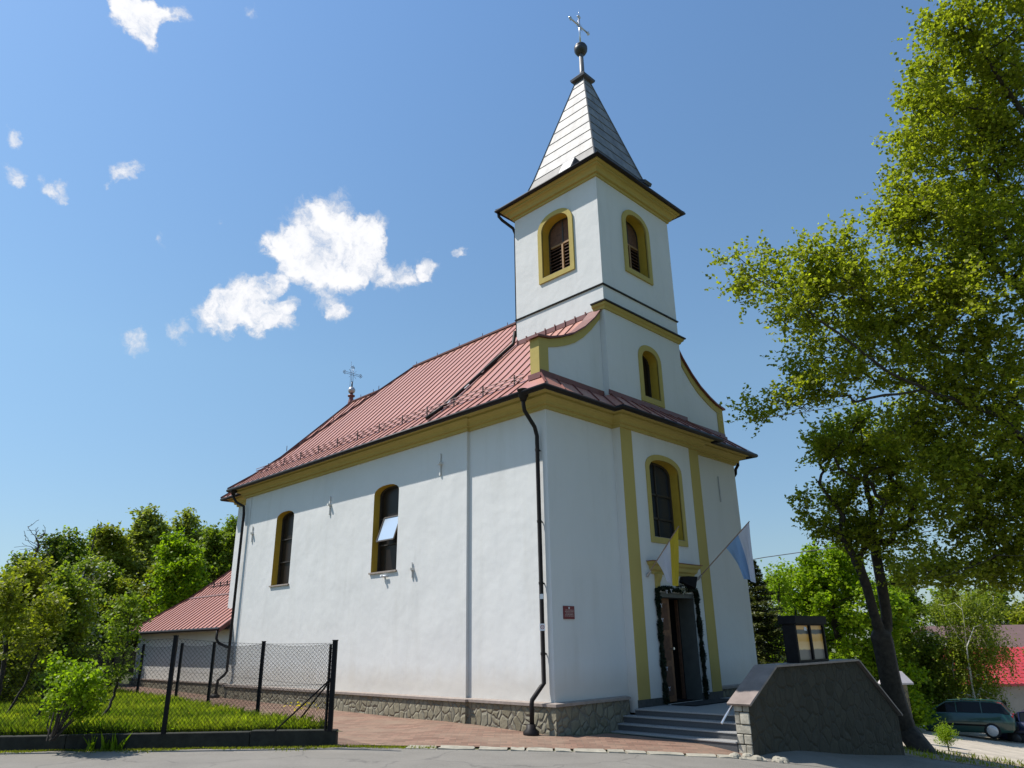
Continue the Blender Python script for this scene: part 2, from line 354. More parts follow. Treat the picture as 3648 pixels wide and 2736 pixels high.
def sweep(path, prof, closed=False, cap=True):
    """run a (out,z) profile along a plan path"""
    mb = MB(); m = len(prof); n = len(path); rows = [offs(path, o, closed) for o, z in prof]
    vs = [(rows[j][i][0], rows[j][i][1], prof[j][1]) for i in range(n) for j in range(m)]
    fs = []
    for i in range(n if closed else n-1):
        k = (i+1) % n
        for j in range(m): fs.append((i*m+j, i*m+(j+1) % m, k*m+(j+1) % m, k*m+j))
    if not closed and cap: fs += [tuple(range(m)), tuple((n-1)*m+j for j in range(m-1, -1, -1))]
    return mb.add(vs, fs)
def foliage(name, cen, size, mat, parent=None, rng=None, up=.35, aspect=.75, tint=None, nrm=None):
    """many folded leaf blades, one mesh"""
    rng = rng or np.random.default_rng(1); n = len(cen); cen = np.asarray(cen, float)
    size = np.broadcast_to(size, (n,)).reshape(n, 1)*rng.uniform(.7, 1.25, (n, 1))
    nr = rng.normal(size=(n, 3)); nr /= np.linalg.norm(nr, axis=1, keepdims=True); nr[:, 2] = nr[:, 2]+up*np.sign(nr[:, 2]+.2)
    if nrm is not None: nr = nr*.6+nrm
    nr /= np.linalg.norm(nr, axis=1, keepdims=True)
    a = np.cross(nr, rng.normal(size=(n, 3))); a /= np.linalg.norm(a, axis=1, keepdims=True)+1e-9; b = np.cross(nr, a)
    v = np.empty((n, 4, 3))
    v[:, 0] = cen-a*size*.5; v[:, 1] = cen+b*size*aspect*.5+nr*size*.10-a*size*.06; v[:, 2] = cen+a*size*.5; v[:, 3] = cen-b*size*aspect*.5+nr*size*.10-a*size*.06
    me = bpy.data.meshes.new(name); me.vertices.add(n*4); me.vertices.foreach_set('co', v.reshape(-1))
    me.loops.add(n*4); me.loops.foreach_set('vertex_index', np.arange(n*4, dtype=np.int32)); me.polygons.add(n)
    me.polygons.foreach_set('loop_start', np.arange(0, n*4, 4, dtype=np.int32)); me.polygons.foreach_set('loop_total', np.full(n, 4, dtype=np.int32))
    t = (rng.random(n) if tint is None else tint).astype(np.float32)
    at_ = me.attributes.new('tint', 'FLOAT', 'FACE'); at_.data.foreach_set('value', t)
    me.update(); me.validate(); me.materials.append(mat)
    o = bpy.data.objects.new(name, me); C.objects.link(o)
    if parent is not None: o.parent = parent
    return o
def grid_sheet(name, f, us, vs, mat, z=lambda x, y: G(x, y), off=0.0):
    mb = MB(); pts = []
    for u in us:
        for v in vs:
            x, y = f(u, v); pts.append((x, y, z(x, y)+off))
    m = len(vs); mb.add(pts, [(i*m+j, (i+1)*m+j, (i+1)*m+j+1, i*m+j+1) for i in range(len(us)-1) for j in range(m-1)])
    return tag(mb.build(name, mat, None, True), kind='structure')

# ------------------------------------------------------------------ ground, road, paving
ss = sorted(set([-400, -250, -150, -100, -70, -50, -40] + list(np.arange(-30, 40.1, 1.0)) + [45, 55, 70, 100, 150, 250, 400, 700]))
ts = sorted(set([-300, -120, -60, -30, -20] + list(np.arange(-16, 41, 1.0)) + [50, 65, 90, 140, 220, 400, 700]))
grid_sheet('ground', xy, ss, ts, SOIL, off=-.03)
TE = -1.42
grid_sheet('road', xy, sorted(set([-120, -80, -50, -30] + list(np.arange(-20, 34, .5)) + [45, 70])), [-9, -8, -7, -6, -5, -4, -3, -2, TE], ASPH)
def strip(A, B, n, m):
    def f(u, v):
        def P(L, u):
            k = u*(len(L)-1); i = min(int(k), len(L)-2); k -= i
            return (L[i][0]*(1-k)+L[i+1][0]*k, L[i][1]*(1-k)+L[i+1][1]*k)
        a, b = P(A, u), P(B, u); return a[0]*(1-v)+b[0]*v, a[1]*(1-v)+b[1]*v
    return f
FEN = [(-3.75, 1.70), (-3.5, 5.2), (-2.64, 9.6), (-2.2, 12.8), (-2.2, 15.9), (-1.9, 19.5), (-1.5, 24.5)]
un = [i/40 for i in range(41)]; vn = [i/12 for i in range(13)]
grid_sheet('paving', strip([xy(-4.0, TE+.2)]+FEN, [(0.3, -.4)]+[(0.3, 1.7+i*3.7) for i in range(7)], 1, 1), un, vn, BRICK, off=.006)
grid_sheet('forecourt', strip([xy(-4.0, TE+.2), xy(-2, TE+.2), xy(0, TE+.2), xy(3.3, TE+.15)], [(0.25, -.38), (.3, -.4), (1.2, -.4), (2.0, -3.1)], 1, 1), un, vn, BRICK, off=.010)
grid_sheet('parking_lot', strip([xy(9.0, 5.6), xy(16, 5.4), xy(30, 6), xy(60, 8)], [xy(9.5, 30), xy(16, 30), xy(30, 32), xy(60, 36)], 1, 1), un, vn, CONC, off=.004)
grid_sheet('side_yard', strip([xy(3.35, TE), xy(9, TE), xy(16, TE), xy(34, TE)], [xy(3.5, -1.13), xy(9.0, 4.45), xy(16, 4.3), xy(34, 4.6)], 1, 1), un, vn, ASPH, off=.004)
grid_sheet('dirt_verge', strip([xy(8.8, 4.2), xy(12, 4.0), xy(20, 4.2), xy(34, 4.4)], [xy(8.6, 9.5), xy(12, 6.6), xy(20, 6.1), xy(34, 6.4)], 1, 1), un, vn, DIRT, off=.012)
def GZ(x, y):
    s, t = st(x, y); return G(x, y)+.25*math.exp(-max(t+1.2, 0)/6.5)
grid_sheet('lawn', strip([xy(-4.05, TE+.2)]+FEN, [xy(-30, TE+.2), xy(-30, 3), xy(-30, 8), xy(-32, 14), xy(-34, 20), xy(-36, 30)], 1, 1), [i/60 for i in range(61)], [i/40 for i in range(41)], SOIL, z=GZ, off=.0)
# edging of pale flat stones along the road
rng = random.Random(5); mb = MB(); s_ = -2.75
es = empty('edging_stones', (0, 0, 0), 'row of pale flat broken stones edging the brick paving along the road', 'edging')
while s_ < 3.6:
    L_ = rng.uniform(.25, .75); w_ = rng.uniform(.22, .34)
    x, y = xy(s_+L_/2, TE+.04); z = G(x, y)
    a = rng.uniform(-.05, .05); ax = Vector((*(ES*(L_-.015)), -.045*L_)); ay = Vector((*(ET*w_), .01))
    n = 8; ring = []
    for k in range(n):
        t = 2*math.pi*k/n; rr = rng.uniform(.86, 1.0)*min(1/max(abs(math.cos(t)), 1e-3), 1/max(abs(math.sin(t)), 1e-3))
        ring.append((rr*math.cos(t)*.5, rr*math.sin(t)*.5))
    mb.prism(ring, lambda u, v: Vector((x, y, z-.05))+ax*u+ay*v, lambda u, v: Vector((x, y, z+rng.uniform(.012, .03)))+ax*u*.97+ay*v*.97)
    s_ += L_
mb.build('stone_row', EDGEST, es)

# ------------------------------------------------------------------ church
X1, X2, WD, LN, T, HC = 2.504, 6.12, 8.62, 14.5, 3.263, 6.17
CX = WD/2; YR = -.24
XR_, XF, PS = -.05, .03, 2.60        # rear and front planes of the long side
church = empty('church', (0, 0, 0), 'white village church with yellow trim, red sheet metal roof and a grey pointed tower', 'church')
side = lambda x: (lambda u, v: (x, u, v)); front = lambda y: (lambda u, v: (u, y, v))
w2 = arch(5.36, 6.51, 2.98, 5.12, 5.33); w1 = arch(10.95, 12.08, 2.98, 5.12, 5.33)
fw = arch(3.62, 4.99, 3.56, 5.30, 5.58); gw = arch(4.07, 4.84, 7.40, 8.50, 8.80)
door = [(3.60, -.25), (5.16, -.25), (5.16, 2.24), (3.60, 2.24)]
twl = arch(1.06, 2.12, 11.2, 12.72, 13.10); twf = arch(3.76, 4.80, 11.2, 12.72, 13.10)
def wallbox(mb, x0, x1, y0, y1, z0, z1): mb.box(x0, x1, y0, y1, z0, z1)
# nave walls: outline of all faces as one mesh
def panel_into(mb, outer, holes, f):
    pl = [outer]+holes; flat = [p for q in pl for p in q]
    mb.add([f(*p) for p in flat], [tuple(t) for t in tessellate_polygon([[Vector((a, b, 0)) for a, b in q] for q in pl])])
rect = lambda a, b, c, d: [(a, c), (b, c), (b, d), (a, d)]
m = MB()
panel_into(m, rect(PS, LN, -.1, HC+.3), [w2, w1], side(XR_))
panel_into(m, rect(0, PS, -.1, HC+.3), [], side(XF))
m.quad((XR_, PS, -.1), (XF, PS, -.1), (XF, PS, HC+.3), (XR_, PS, HC+.3))
m.quad((XF, 0, -.1), (X1, 0, -.1), (X1, 0, HC+.3), (XF, 0, HC+.3))
m.quad((X1, 0, -.35), (X1, YR, -.35), (X1, YR, HC+.3), (X1, 0, HC+.3))
panel_into(m, rect(X1, X2, -.35, HC+.3), [fw, [(3.60, -.24), (5.16, -.24), (5.16, 2.24), (3.60, 2.24)]], front(YR))
m.quad((X2, YR, -.35), (X2, 0, -.35), (X2, 0, HC+.3), (X2, YR, HC+.3))
m.quad((X2, 0, -.1), (WD, 0, -.1), (WD, 0, HC+.3), (X2, 0, HC+.3))
m.quad((WD, 0, -.1), (WD, LN, -.1), (WD, LN, HC+.3), (WD, 0, HC+.3))
m.quad((XR_, LN, -.1), (WD, LN, -.1), (WD, LN, HC+.3), (XR_, LN, HC+.3))
m.build('nave_wall', WHITE, church)
# chancel
CH0, CH1, CHY = .50, 8.12, 16.25
m = MB()
for a, b, c, d in ((CH0, CH0, LN, CHY), (CH0, CH1, CHY, CHY), (CH1, CH1, LN, CHY)):
    m.quad((a, c, -.1), (b, d, -.1), (b, d, HC+.3), (a, c, HC+.3))
m.build('chancel_wall', WHITE, church)
# tower
m = MB()
m.quad((X1, 0, 6.6), (X1, .5, 6.6), (X1, .5, 8.0), (X1, 0, 8.0)); m.quad((X2, 0, 6.6), (X2, .5, 6.6), (X2, .5, 8.0), (X2, 0, 8.0))
panel_into(m, rect(0, T, 8.0, 13.9), [twl], side(X1)); panel_into(m, rect(X1, X2, 6.6, 13.9), [gw, twf], front(0))
m.quad((X2, 0, 8), (X2, T, 8), (X2, T, 13.9), (X2, 0, 13.9)); m.quad((X1, T, 8), (X2, T, 8), (X2, T, 13.9), (X1, T, 13.9))
m.build('tower_wall', WHITE, church)
# shoulders of the gable, concave
volt = [(.03, 8.00), (.40, 8.06), (.80, 8.20), (1.30, 8.43), (1.75, 8.74), (2.18, 9.13), (2.50, 9.50)]
volb = [(.36, 7.84), (.72, 7.95), (1.05, 8.08), (1.40, 8.25), (1.75, 8.50), (2.10, 8.82), (2.50, 9.26)]
YS, YB = .15, .44
for sgn in (0, 1):
    mx_ = (lambda x: x) if sgn == 0 else (lambda x: WD-x)
    poly = [(.36, 6.9)]+volb+[(2.503, 6.9)]
    MB().prism(poly, lambda u, v: (mx_(u), YS+.025, v), lambda u, v: (mx_(u), YB-.01, v)).build('gable_wall', WHITE, church)
    band = [(.03, 6.9)]+volt+list(reversed(volb))+[(.36, 6.9)]
    MB().prism(band, lambda u, v: (mx_(u), YS, v), lambda u, v: (mx_(u), YB, v)).build('gable_trim', YELLOW, church)
    cop = [(-.06, 7.99)]+[(a, b+.012) for a, b in volt]; cop = cop+[(a, b+.045) for a, b in reversed(cop)]
    MB().prism(cop, lambda u, v: (mx_(u), YS-.07, v), lambda u, v: (mx_(u), YB+.10, v)).build('gable_coping', DREDC, church)
    # pilaster foot collar of sheet metal
    m = MB(); m.box(*sorted((mx_(-.01), mx_(.40))), YS-.05, YB+.05, 6.96, 7.10); m.build('gable_flashing', DREDC, church)
# cornices
prof = [(.0, HC), (.06, HC), (.06, HC+.075), (.13, HC+.085), (.13, HC+.115), (.15, HC+.16), (.21, HC+.20), (.29, HC+.215), (.29, HC+.27), (.345, HC+.28), (.40, HC+.31), (.40, HC+.335), (.0, HC+.335)]
npath = [(XR_+.3, LN), (XR_, LN), (XR_, PS), (XF, PS), (XF, 0), (X1, 0), (X1, YR), (X2, YR), (X2, 0), (WD, 0), (WD, LN)]
npath = [(p[0], p[1]) for p in npath]
def right_side(path): return path
# walking from rear-left to front: outward is on the right-hand side
sweep(npath, prof).build('cornice', YELLOW, church)
cpath = [(CH1, CHY), (CH0, CHY), (CH0, LN)]
sweep([(CH1, LN)]+cpath, prof).build('cornice', YELLOW, church)
tprof = [(.0, 13.68), (.045, 13.68), (.045, 13.755), (.115, 13.765), (.115, 13.80), (.13, 13.85), (.18, 13.90), (.25, 13.91), (.25, 13.965), (.30, 13.975), (.33, 14.0), (.33, 14.03), (.0, 14.03)]
tpath = [(X1, 0), (X2, 0), (X2, T), (X1, T)]
sweep(tpath, tprof, True).build('tower_cornice', YELLOW, church)
# string courses on the tower
sweep(tpath, [(0, 10.22), (.035, 10.22), (.045, 10.255), (0, 10.275)], True).build('string_course', GUT, church)
sp = [(X1, .34), (X1, 0), (X2, 0), (X2, .34)]
sweep(sp, [(0, 9.50), (.035, 9.50), (.06, 9.56), (.11, 9.60), (.12, 9.66), (0, 9.66)]).build('string_course', YELLOW, church)
sweep(sp, [(-.002, 9.66), (.16, 9.662), (.165, 9.70), (-.002, 9.72)]).build('string_flashing', GUT, church)
# yellow bands of the entrance bay, laid 12 mm proud
for a, b in ((X1+.0, X1+.47), (X2-.47, X2-.0)):
    MB().box(a+.004, b-.004, YR-.012, YR+.02, -.09, HC+.02).build('pilaster', YELLOW, church)
BASEM = plain('dark_base_stone', (.06, .058, .052), .8, 0, .3, 8, .3, 40)
MB().box(X1-.006, 3.60, YR-.02, YR+.01, -.30, -.09).build('base_strip', BASEM, church)
MB().box(5.16, X2+.006, YR-.02, YR+.01, -.30, -.09).build('base_strip', BASEM, church)

def window(hole, fmap, depth, nin, frame_w, bars, glass, surround=None, sillw=.05, revm=YREV, name='window', sill=True):
    """hole outline (u,v); fmap(u,v,d) with d metres into the wall"""
    u0 = min(p[0] for p in hole); u1 = max(p[0] for p in hole); v0 = min(p[1] for p in hole); v1 = max(p[1] for p in hole)
    cx_, cy_ = (u0+u1)/2, (v0+v1)/2
    ins = [(cx_+(p[0]-cx_)*(1-2*frame_w/(u1-u0)), cy_+(p[1]-cy_)*(1-2*frame_w/(v1-v0))) for p in hole]
    n = len(hole); mb = MB()
    A = [fmap(p[0], p[1], depth-.05) for p in hole]; B = [fmap(p[0], p[1], depth-.05) for p in ins]; D = [fmap(p[0], p[1], depth) for p in ins]
    mb.add(A+B+D, [(i, (i+1) % n, n+(i+1) % n, n+i) for i in range(n)]+[(n+i, n+(i+1) % n, 2*n+(i+1) % n, 2*n+i) for i in range(n)])
    for kind, c, w_ in bars:
        if kind == 'h': q = [(u0+.01, c-w_/2), (u1-.01, c-w_/2), (u1-.01, c+w_/2), (u0+.01, c+w_/2)]
        else:
            q = [(c-w_/2, v0+.01), (c+w_/2, v0+.01), (c+w_/2, v1-.03), (c-w_/2, v1-.03)]
        mb.prism(q, lambda u, v: fmap(u, v, depth-.045), lambda u, v: fmap(u, v, depth-.002))
    fr = mb.build(name, MULL, church)
    if glass: panel(list(hole), [], lambda u, v: fmap(u, v, depth), 'pane', GLASS if glass is True else glass, fr)
    rv = MB(); rv.add([fmap(p[0], p[1], -.001) for p in hole]+[fmap(p[0], p[1], depth+.01) for p in hole], [(i, (i+1) % n, n+(i+1) % n, n+i) for i in range(n)])
    rv.build('reveal', revm, fr)
    if sill: MB().prism([(u0-.04, v0-.03), (u1+.04, v0-.03), (u1+.04, v0+.012), (u0-.04, v0+.012)], lambda u, v: fmap(u, v, -sillw), lambda u, v: fmap(u, v, depth-.06)).build('sill', LEDGE, fr)
    if surround:
        ws, th = surround
        uo0, uo1 = u0-ws, u1+ws
        k = (uo1-uo0)/(u1-u0); out = [((u0+u1)/2+(p[0]-(u0+u1)/2)*k, v0-ws if p[1] <= v0+1e-6 else p[1]+ws*(.0+max(0, (p[1]-(v1-.4))/.4))) for p in hole]
        mb = MB(); P = [fmap(p[0], p[1], .0) for p in out]; Q = [fmap(p[0], p[1], -th) for p in out]; S_ = [fmap(p[0], p[1], -th) for p in hole]; U_ = [fmap(p[0], p[1], .02) for p in hole]
        mb.add(P+Q+S_+U_, [(r*n+i, r*n+(i+1) % n, (r+1)*n+(i+1) % n, (r+1)*n+i) for r in range(3) for i in range(n)])
        mb.build('surround', YELLOW, fr)
    return fr
sm = lambda x: (lambda u, v, d: (x+d, u, v)); fm = lambda y: (lambda u, v, d: (u, y+d, v))
wa = window(w1, sm(XR_), .25, 1, .045, [('h', 3.72, .03), ('h', 4.45, .03)], True, None, .05)
wb = window(w2, sm(XR_), .25, 1, .045, [('h', 3.72, .03), ('h', 4.45, .03)], True, None, .05)
# tilted open casement of the nearer side window, hinged at its top edge
top, bot, out_ = 4.46, 3.80, .15
m = MB(); A_ = Vector((XR_+.19, 5.47, top)); B_ = Vector((XR_+.19, 6.24, top)); dn = Vector((-out_-.08, 0, bot-top))
for p, q_, wv in ((A_, A_+dn, Vector((0, .03, 0))), (B_, B_+dn, Vector((0, -.03, 0)))):
    m.obox((p+q_)/2, (q_-p), (0, .04, 0), dn.cross(Vector((0, 1, 0))).normalized()*.03)
for p, q_ in ((A_, B_), (A_+dn, B_+dn)): m.obox((p+q_)/2, (q_-p), dn.normalized()*.04, dn.cross(Vector((0, 1, 0))).normalized()*.03)
m.build('casement', MULL, wb)
MB().quad(A_, B_, B_+dn, A_+dn).build('casement_pane', MGLASS, wb)
window(fw, fm(YR), .31, 1, .06, [('h', 4.10, .05), ('h', 4.72, .05), ('v', 4.30, .05)], FGLASS, (.14, .03), .02)
window(gw, fm(0), .32, 1, .05, [('v', 4.45, .04)], True, (.16, .03), .02)
def louvre(hole, fmap, uc, u0, u1):
    fr = window(hole, fmap, .33, 1, .05, [('v', uc, .05)], False, (.15, .05), .04, name='belfry_window')
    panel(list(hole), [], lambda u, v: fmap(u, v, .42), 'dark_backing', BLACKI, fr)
    # boards closing the head of the opening
    top_ = [p for p in hole if p[1] > 12.3]; q = [(u0+.005, 12.28), (u1-.005, 12.28)]+top_
    q = [(u1-.005, 12.28)]+sorted(top_, key=lambda p: -p[0])+[(u0+.005, 12.28)]
    MB().prism(q, lambda u, v: fmap(u, v, .30), lambda u, v: fmap(u, v, .34)).build('board', WOODD, fr)
    for k in range(9):
        z = 11.30+k*.108
        MB().add([fmap(u0+.05, z, .27), fmap(u1-.05, z, .27), fmap(u1-.05, z+.06, .38), fmap(u0+.05, z+.06, .38), fmap(u0+.05, z+.018, .27), fmap(u1-.05, z+.018, .27), fmap(u1-.05, z+.078, .38), fmap(u0+.05, z+.078, .38)],
            [(0, 1, 2, 3), (4, 7, 6, 5), (0, 4, 5, 1), (2, 6, 7, 3), (1, 5, 6, 2), (0, 3, 7, 4)]).build('louvre', WOODD, fr)
    m = MB()
    m.prism([(uc-.45*(1 if True else 0)+.0, 12.24), (uc+.45, 12.24), (uc+.45, 12.30), (uc-.45, 12.30)], lambda u, v: fmap(u, v, .26), lambda u, v: fmap(u, v, .31))
    m.prism([(uc-.03, 11.25), (uc+.03, 11.25), (uc+.03, 12.24), (uc-.03, 12.24)], lambda u, v: fmap(u, v, .24), lambda u, v: fmap(u, v, .29))
    m.build('mullion', plain('light_wood', (.30, .17, .07), .7), fr)
louvre(twl, sm(X1), 1.56, 1.06, 2.12); louvre(twf, fm(0), 4.28, 3.76, 4.80)

# roofs with standing seams
def Rz(x):
    return float(np.interp(x, [-.53, .1, .9, CX], [6.52, 7.02, 7.78, 11.26]))
RX = [-.53, -.2, .1, .5, .9, CX]
def seam(mb, pts, nrm=(0, 0, 1), h=.035, w_=.016):
    pts = [Vector(p) for p in pts]; nrm = Vector(nrm)
    for a, b in zip(pts[:-1], pts[1:]):
        d = b-a
        if d.length < 1e-4: continue
        sx = d.cross(nrm).normalized(); up = sx.cross(d).normalized()
        mb.obox((a+b)/2+up*h/2, d, sx*w_, up*h)
YH = 10.62; YE = LN+.53          # ridge end and rear eave
def hipy(x): return YE-(x+.53)*(YE-YH)/(CX+.53)
m = MB(); sm_ = MB()
for side_ in (0, 1):
    fx = (lambda x: x) if side_ == 0 else (lambda x: WD-x)
    for a, b in zip(RX[:-1], RX[1:]):
        y0 = YB if a > -.06 else YB-.02
        m.quad((fx(a), -.53-0*a if a < .1 and False else y0, Rz(a)), (fx(b), YB, Rz(b)), (fx(b), hipy(b), Rz(b)), (fx(a), hipy(a), Rz(a)))
    # small piece from the shoulder to the front hip
    m.quad((fx(-.53), YB-.02, Rz(-.53)), (fx(-.53), -.53, Rz(-.53)), (fx(.03), .03, Rz(.03)), (fx(.03), YB, Rz(.03)))
    if side_ == 0:
        for k in range(60):
            y = .62+k*.372
            if y > YE-.1: break
            xs = [x for x in RX if hipy(x) > y]
            xm = CX if y < YH else -.53+(YE-y)*(CX+.53)/(YE-YH)
            if y < T and True: xm = min(xm, X1)
            pts = [(x, y, Rz(x)) for x in RX if x < xm-1e-3]+[(xm, y, Rz(xm))]
            seam(sm_, pts, (-.7, 0, .7), .026, .016)
# hip end
m.add([(x, hipy(x), Rz(x)) for x in RX]+[(WD-x, hipy(x), Rz(x)) for x in RX[:-1]], [(i, i+1, 6+i+1, 6+i) for i in range(4)]+[(4, 5, 10)])
roof = m.build('roof', RED, church)
sm_.build('roof_seam', RIB, roof)
m = MB()
seam(m, [(x, hipy(x), Rz(x)) for x in RX], (-.5, .5, .7), .05, .09); seam(m, [(CX, T, 11.27), (CX, YH, 11.27)], (0, 0, 1), .06, .12)
for y in np.arange(4.2, YH, 1.25): m.tube([(CX, y, 11.3), (CX, y, 11.46)], .012, 5)
for k in (1, 2, 3): 
    p = Vector((-.53, YE, 6.52)).lerp(Vector((CX, YH, 11.26)), k/4+.05); m.tube([p, p+Vector((0, 0, .2))], .012, 5)
m.build('ridge_cap', RIB, roof)
# flashing against the tower wall
m = MB(); m.obox((X1-.012, T/2+.2, Rz(X1)+.07), (.02, 0, 0), (0, T-.4, 0), (0, 0, .14))
for y in np.arange(.62, T, .372): m.obox((X1-.03, y, Rz(X1)+.08), (.03, 0, 0), (0, .03, 0), (0, 0, .2))
m.build('roof_flashing', DREDC, roof)
# chancel roof
def Cz(d): return float(np.interp(d, [0, .6, 1.3, CX-CH0+.5], [6.50, 6.98, 7.62, 10.86]))
DX = [0, .3, .6, 1.3, CX-CH0+.5]; CYE = CHY+.5; CYR = 14.93
chy = lambda d: CYE-d*(CYE-CYR)/(CX-CH0+.5)
m = MB(); sm_ = MB()
for sd_ in (0, 1):
    fx = (lambda d: CH0-.5+d) if sd_ == 0 else (lambda d: CH1+.5-d)
    for a, b in zip(DX[:-1], DX[1:]): m.quad((fx(a), 12.0, Cz(a)), (fx(b), 12.0, Cz(b)), (fx(b), chy(b), Cz(b)), (fx(a), chy(a), Cz(a)))
for a, b in zip(DX[:-1], DX[1:]): m.quad((CH0-.5+a, chy(a), Cz(a)), (CH0-.5+b, chy(b), Cz(b)), (CH1+.5-b, chy(b), Cz(b)), (CH1+.5-a, chy(a), Cz(a)))
for y in np.arange(12.9, CYE, .372):
    pts = [(CH0-.5+d, y, Cz(d)) for d in DX if chy(d) > y]
    if y > CYR and len(pts): 
        dm = (CYE-y)/(CYE-CYR)*(CX-CH0+.5); pts.append((CH0-.5+dm, y, Cz(dm)))
    if len(pts) > 1: seam(sm_, pts, (-.7, 0, .7))
cr_ = m.build('chancel_roof', RED, church); sm_.build('roof_seam', RIB, cr_)
m = MB(); seam(m, [(CX, 12.6, 10.87), (CX, CYR, 10.87)], (0, 0, 1), .05, .10); seam(m, [(CH0-.5+d, chy(d), Cz(d)) for d in DX], (-.5, .5, .7), .05, .08)
for y in (13.3, 14.2): m.tube([(CX, y, 10.9), (CX, y, 11.05)], .012, 5)
m.build('ridge_cap', RIB, cr_)
# front skirt roof between eave and gable
m = MB(); sm_ = MB()
E0 = offs([(XF, 2), (XF, 0), (X1, 0), (X1, YR), (X2, YR), (X2, 0), (WD, 0), (WD, 2)], .53)[1:-1]
I0 = [(.03, .145, 7.06), (X1-.1, .145, 7.06), (X1+.05, .0, 7.10), (X2-.05, .0, 7.10), (X2+.1, .145, 7.06), (WD-.03, .145, 7.06)]
for i in range(5):
    a, b = E0[i], E0[i+1]; m.quad((a[0], a[1], 6.52), (b[0], b[1], 6.52), I0[i+1], I0[i])
    if i in (0, 2, 4):
        n_ = max(2, int(abs(b[0]-a[0])/.55))
        for k in range(1, n_):
            f_ = k/n_; p = Vector((a[0]+(b[0]-a[0])*f_, a[1], 6.52)); q_ = Vector(I0[i]).lerp(Vector(I0[i+1]), f_); seam(sm_, [p, q_], (0, -.6, .6), .03, .015)
    else: seam(sm_, [(a[0], a[1], 6.52), I0[i]], (0, -.6, .6), .03, .03); seam(sm_, [(b[0], b[1], 6.52), I0[i+1]], (0, -.6, .6), .03, .03)
sk = m.build('roof_skirt', RED, church); seam(sm_, [(-.5, -.5, 6.55), (.03, .12, 7.07)], (-.4, -.4, .7), .03, .04); sm_.build('roof_seam', DREDC, sk)
MB().obox(((X1+X2)/2, -.012, 7.15), (X2-X1+.06, 0, 0), (0, .03, 0), (0, 0, .13)).obox((1.25, .155, 7.12), (2.4, 0, 0), (0, .06, 0), (0, 0, .13)).obox((WD-1.25, .155, 7.12), (2.4, 0, 0), (0, .06, 0), (0, 0, .13)).build('roof_flashing', DREDC, sk)
# gutters
gp_ = lambda o, z, r: [(o+r*math.cos(t), z+r*math.sin(t)) for t in [math.pi*2*k/10 for k in range(10)]]
side_path = [(-.02+.0, YE-.53), (-.02, 0.0), (X1, 0), (X1, YR), (X2, YR), (X2, 0), (WD, 0), (WD, LN)]
side_path = [(CH0+.2, YE-.53+.0), (-.02, YE-.53)]+side_path[1:]
sweep(side_path, gp_(.50, 6.475, .065)).build('gutter', GUT, church, True)
sweep(side_path, [(.38, 6.46), (.47, 6.46), (.47, 6.53), (.38, 6.50)]).build('eave_board', GUT, church)
sweep([(CH1, CHY), (CH0, CHY), (CH0, LN+.35)], gp_(.47, 6.46, .06)).build('gutter', GUT, church, True)
sweep(tpath, gp_(.40, 14.04, .055), True).build('tower_gutter', GUT, church, True)
sweep(tpath, [(.28, 14.02), (.39, 14.02), (.39, 14.08), (.28, 14.06)], True).build('eave_board', GUT, church)
# spire
SC = ((X1+X2)/2, T/2)
def sq(h, z, hy=None):
    hy = h if hy is None else hy
    return [(SC[0]-h, SC[1]-hy, z), (SC[0]+h, SC[1]-hy, z), (SC[0]+h, SC[1]+hy, z), (SC[0]-h, SC[1]+hy, z)]
lv = [(2.23, 2.05, 14.08), (1.80, 1.68, 14.38), (1.46, 1.38, 14.74), (1.30, 1.235, 15.2), (.17, .17, 19.22)]
m = MB(); P = [p for a, b, z in lv for p in sq(a, z, b)]
m.add(P, [(i*4+k, i*4+(k+1) % 4, i*4+4+(k+1) % 4, i*4+4+k) for i in range(len(lv)-1) for k in range(4)])
spire = m.build('spire', ZINC, church)
m = MB()
def hx(z): return float(np.interp(z, [l[2] for l in lv], [l[0] for l in lv])), float(np.interp(z, [l[2] for l in lv], [l[1] for l in lv]))
for z in [14.72, 15.2]+[15.2+.46*k for k in range(1, 9)]:
    a, b = hx(z); q_ = sq(a+.006, z, b+.006)
    for k in range(4): seam(m, [q_[k], q_[(k+1) % 4]], (0, 0, 1), .010, .018)
for k in range(4): seam(m, [sq(l[0]+.004, l[2], l[1]+.004)[k] for l in lv], (0, 0, 1), .02, .035)
m.build('sheet_joint', plain('zinc_joint', (.15, .145, .14), .6, .1), spire)
# roof hatch on the left face
m = MB(); hy0, hy1 = .78, 1.28
m.add([(2.34, hy0, 14.28), (2.34, hy1, 14.28), (2.60, hy1, 14.80), (2.60, hy0, 14.80), (2.46, hy0, 14.22), (2.46, hy1, 14.22), (2.90, hy1, 14.76), (2.90, hy0, 14.76)], [(0, 1, 2, 3), (4, 7, 6, 5), (0, 4, 5, 1), (1, 5, 6, 2), (2, 6, 7, 3), (3, 7, 4, 0)])
m.build('hatch', ZINCD, spire, bevel=.006)
m = MB(); m.add([(2.332, hy0+.02, 14.30), (2.332, hy1-.02, 14.30), (2.588, hy1-.02, 14.81), (2.588, hy0+.02, 14.81), (2.35, hy0+.02, 14.29), (2.35, hy1-.02, 14.29), (2.61, hy1-.02, 14.80), (2.61, hy0+.02, 14.80)], [(0, 1, 2, 3), (4, 7, 6, 5), (0, 4, 5, 1), (1, 5, 6, 2), (2, 6, 7, 3), (3, 7, 4, 0)]); m.build('hatch_lid', plain('pale_zinc_lid', (.34, .335, .32), .5, .1), spire)
MB().obox((SC[0]+.55, SC[1]-1.72, 14.55), (.35, 0, 0), (0, .30, .16), (0, -.05, .09)).build('hatch', ZINCD, spire)
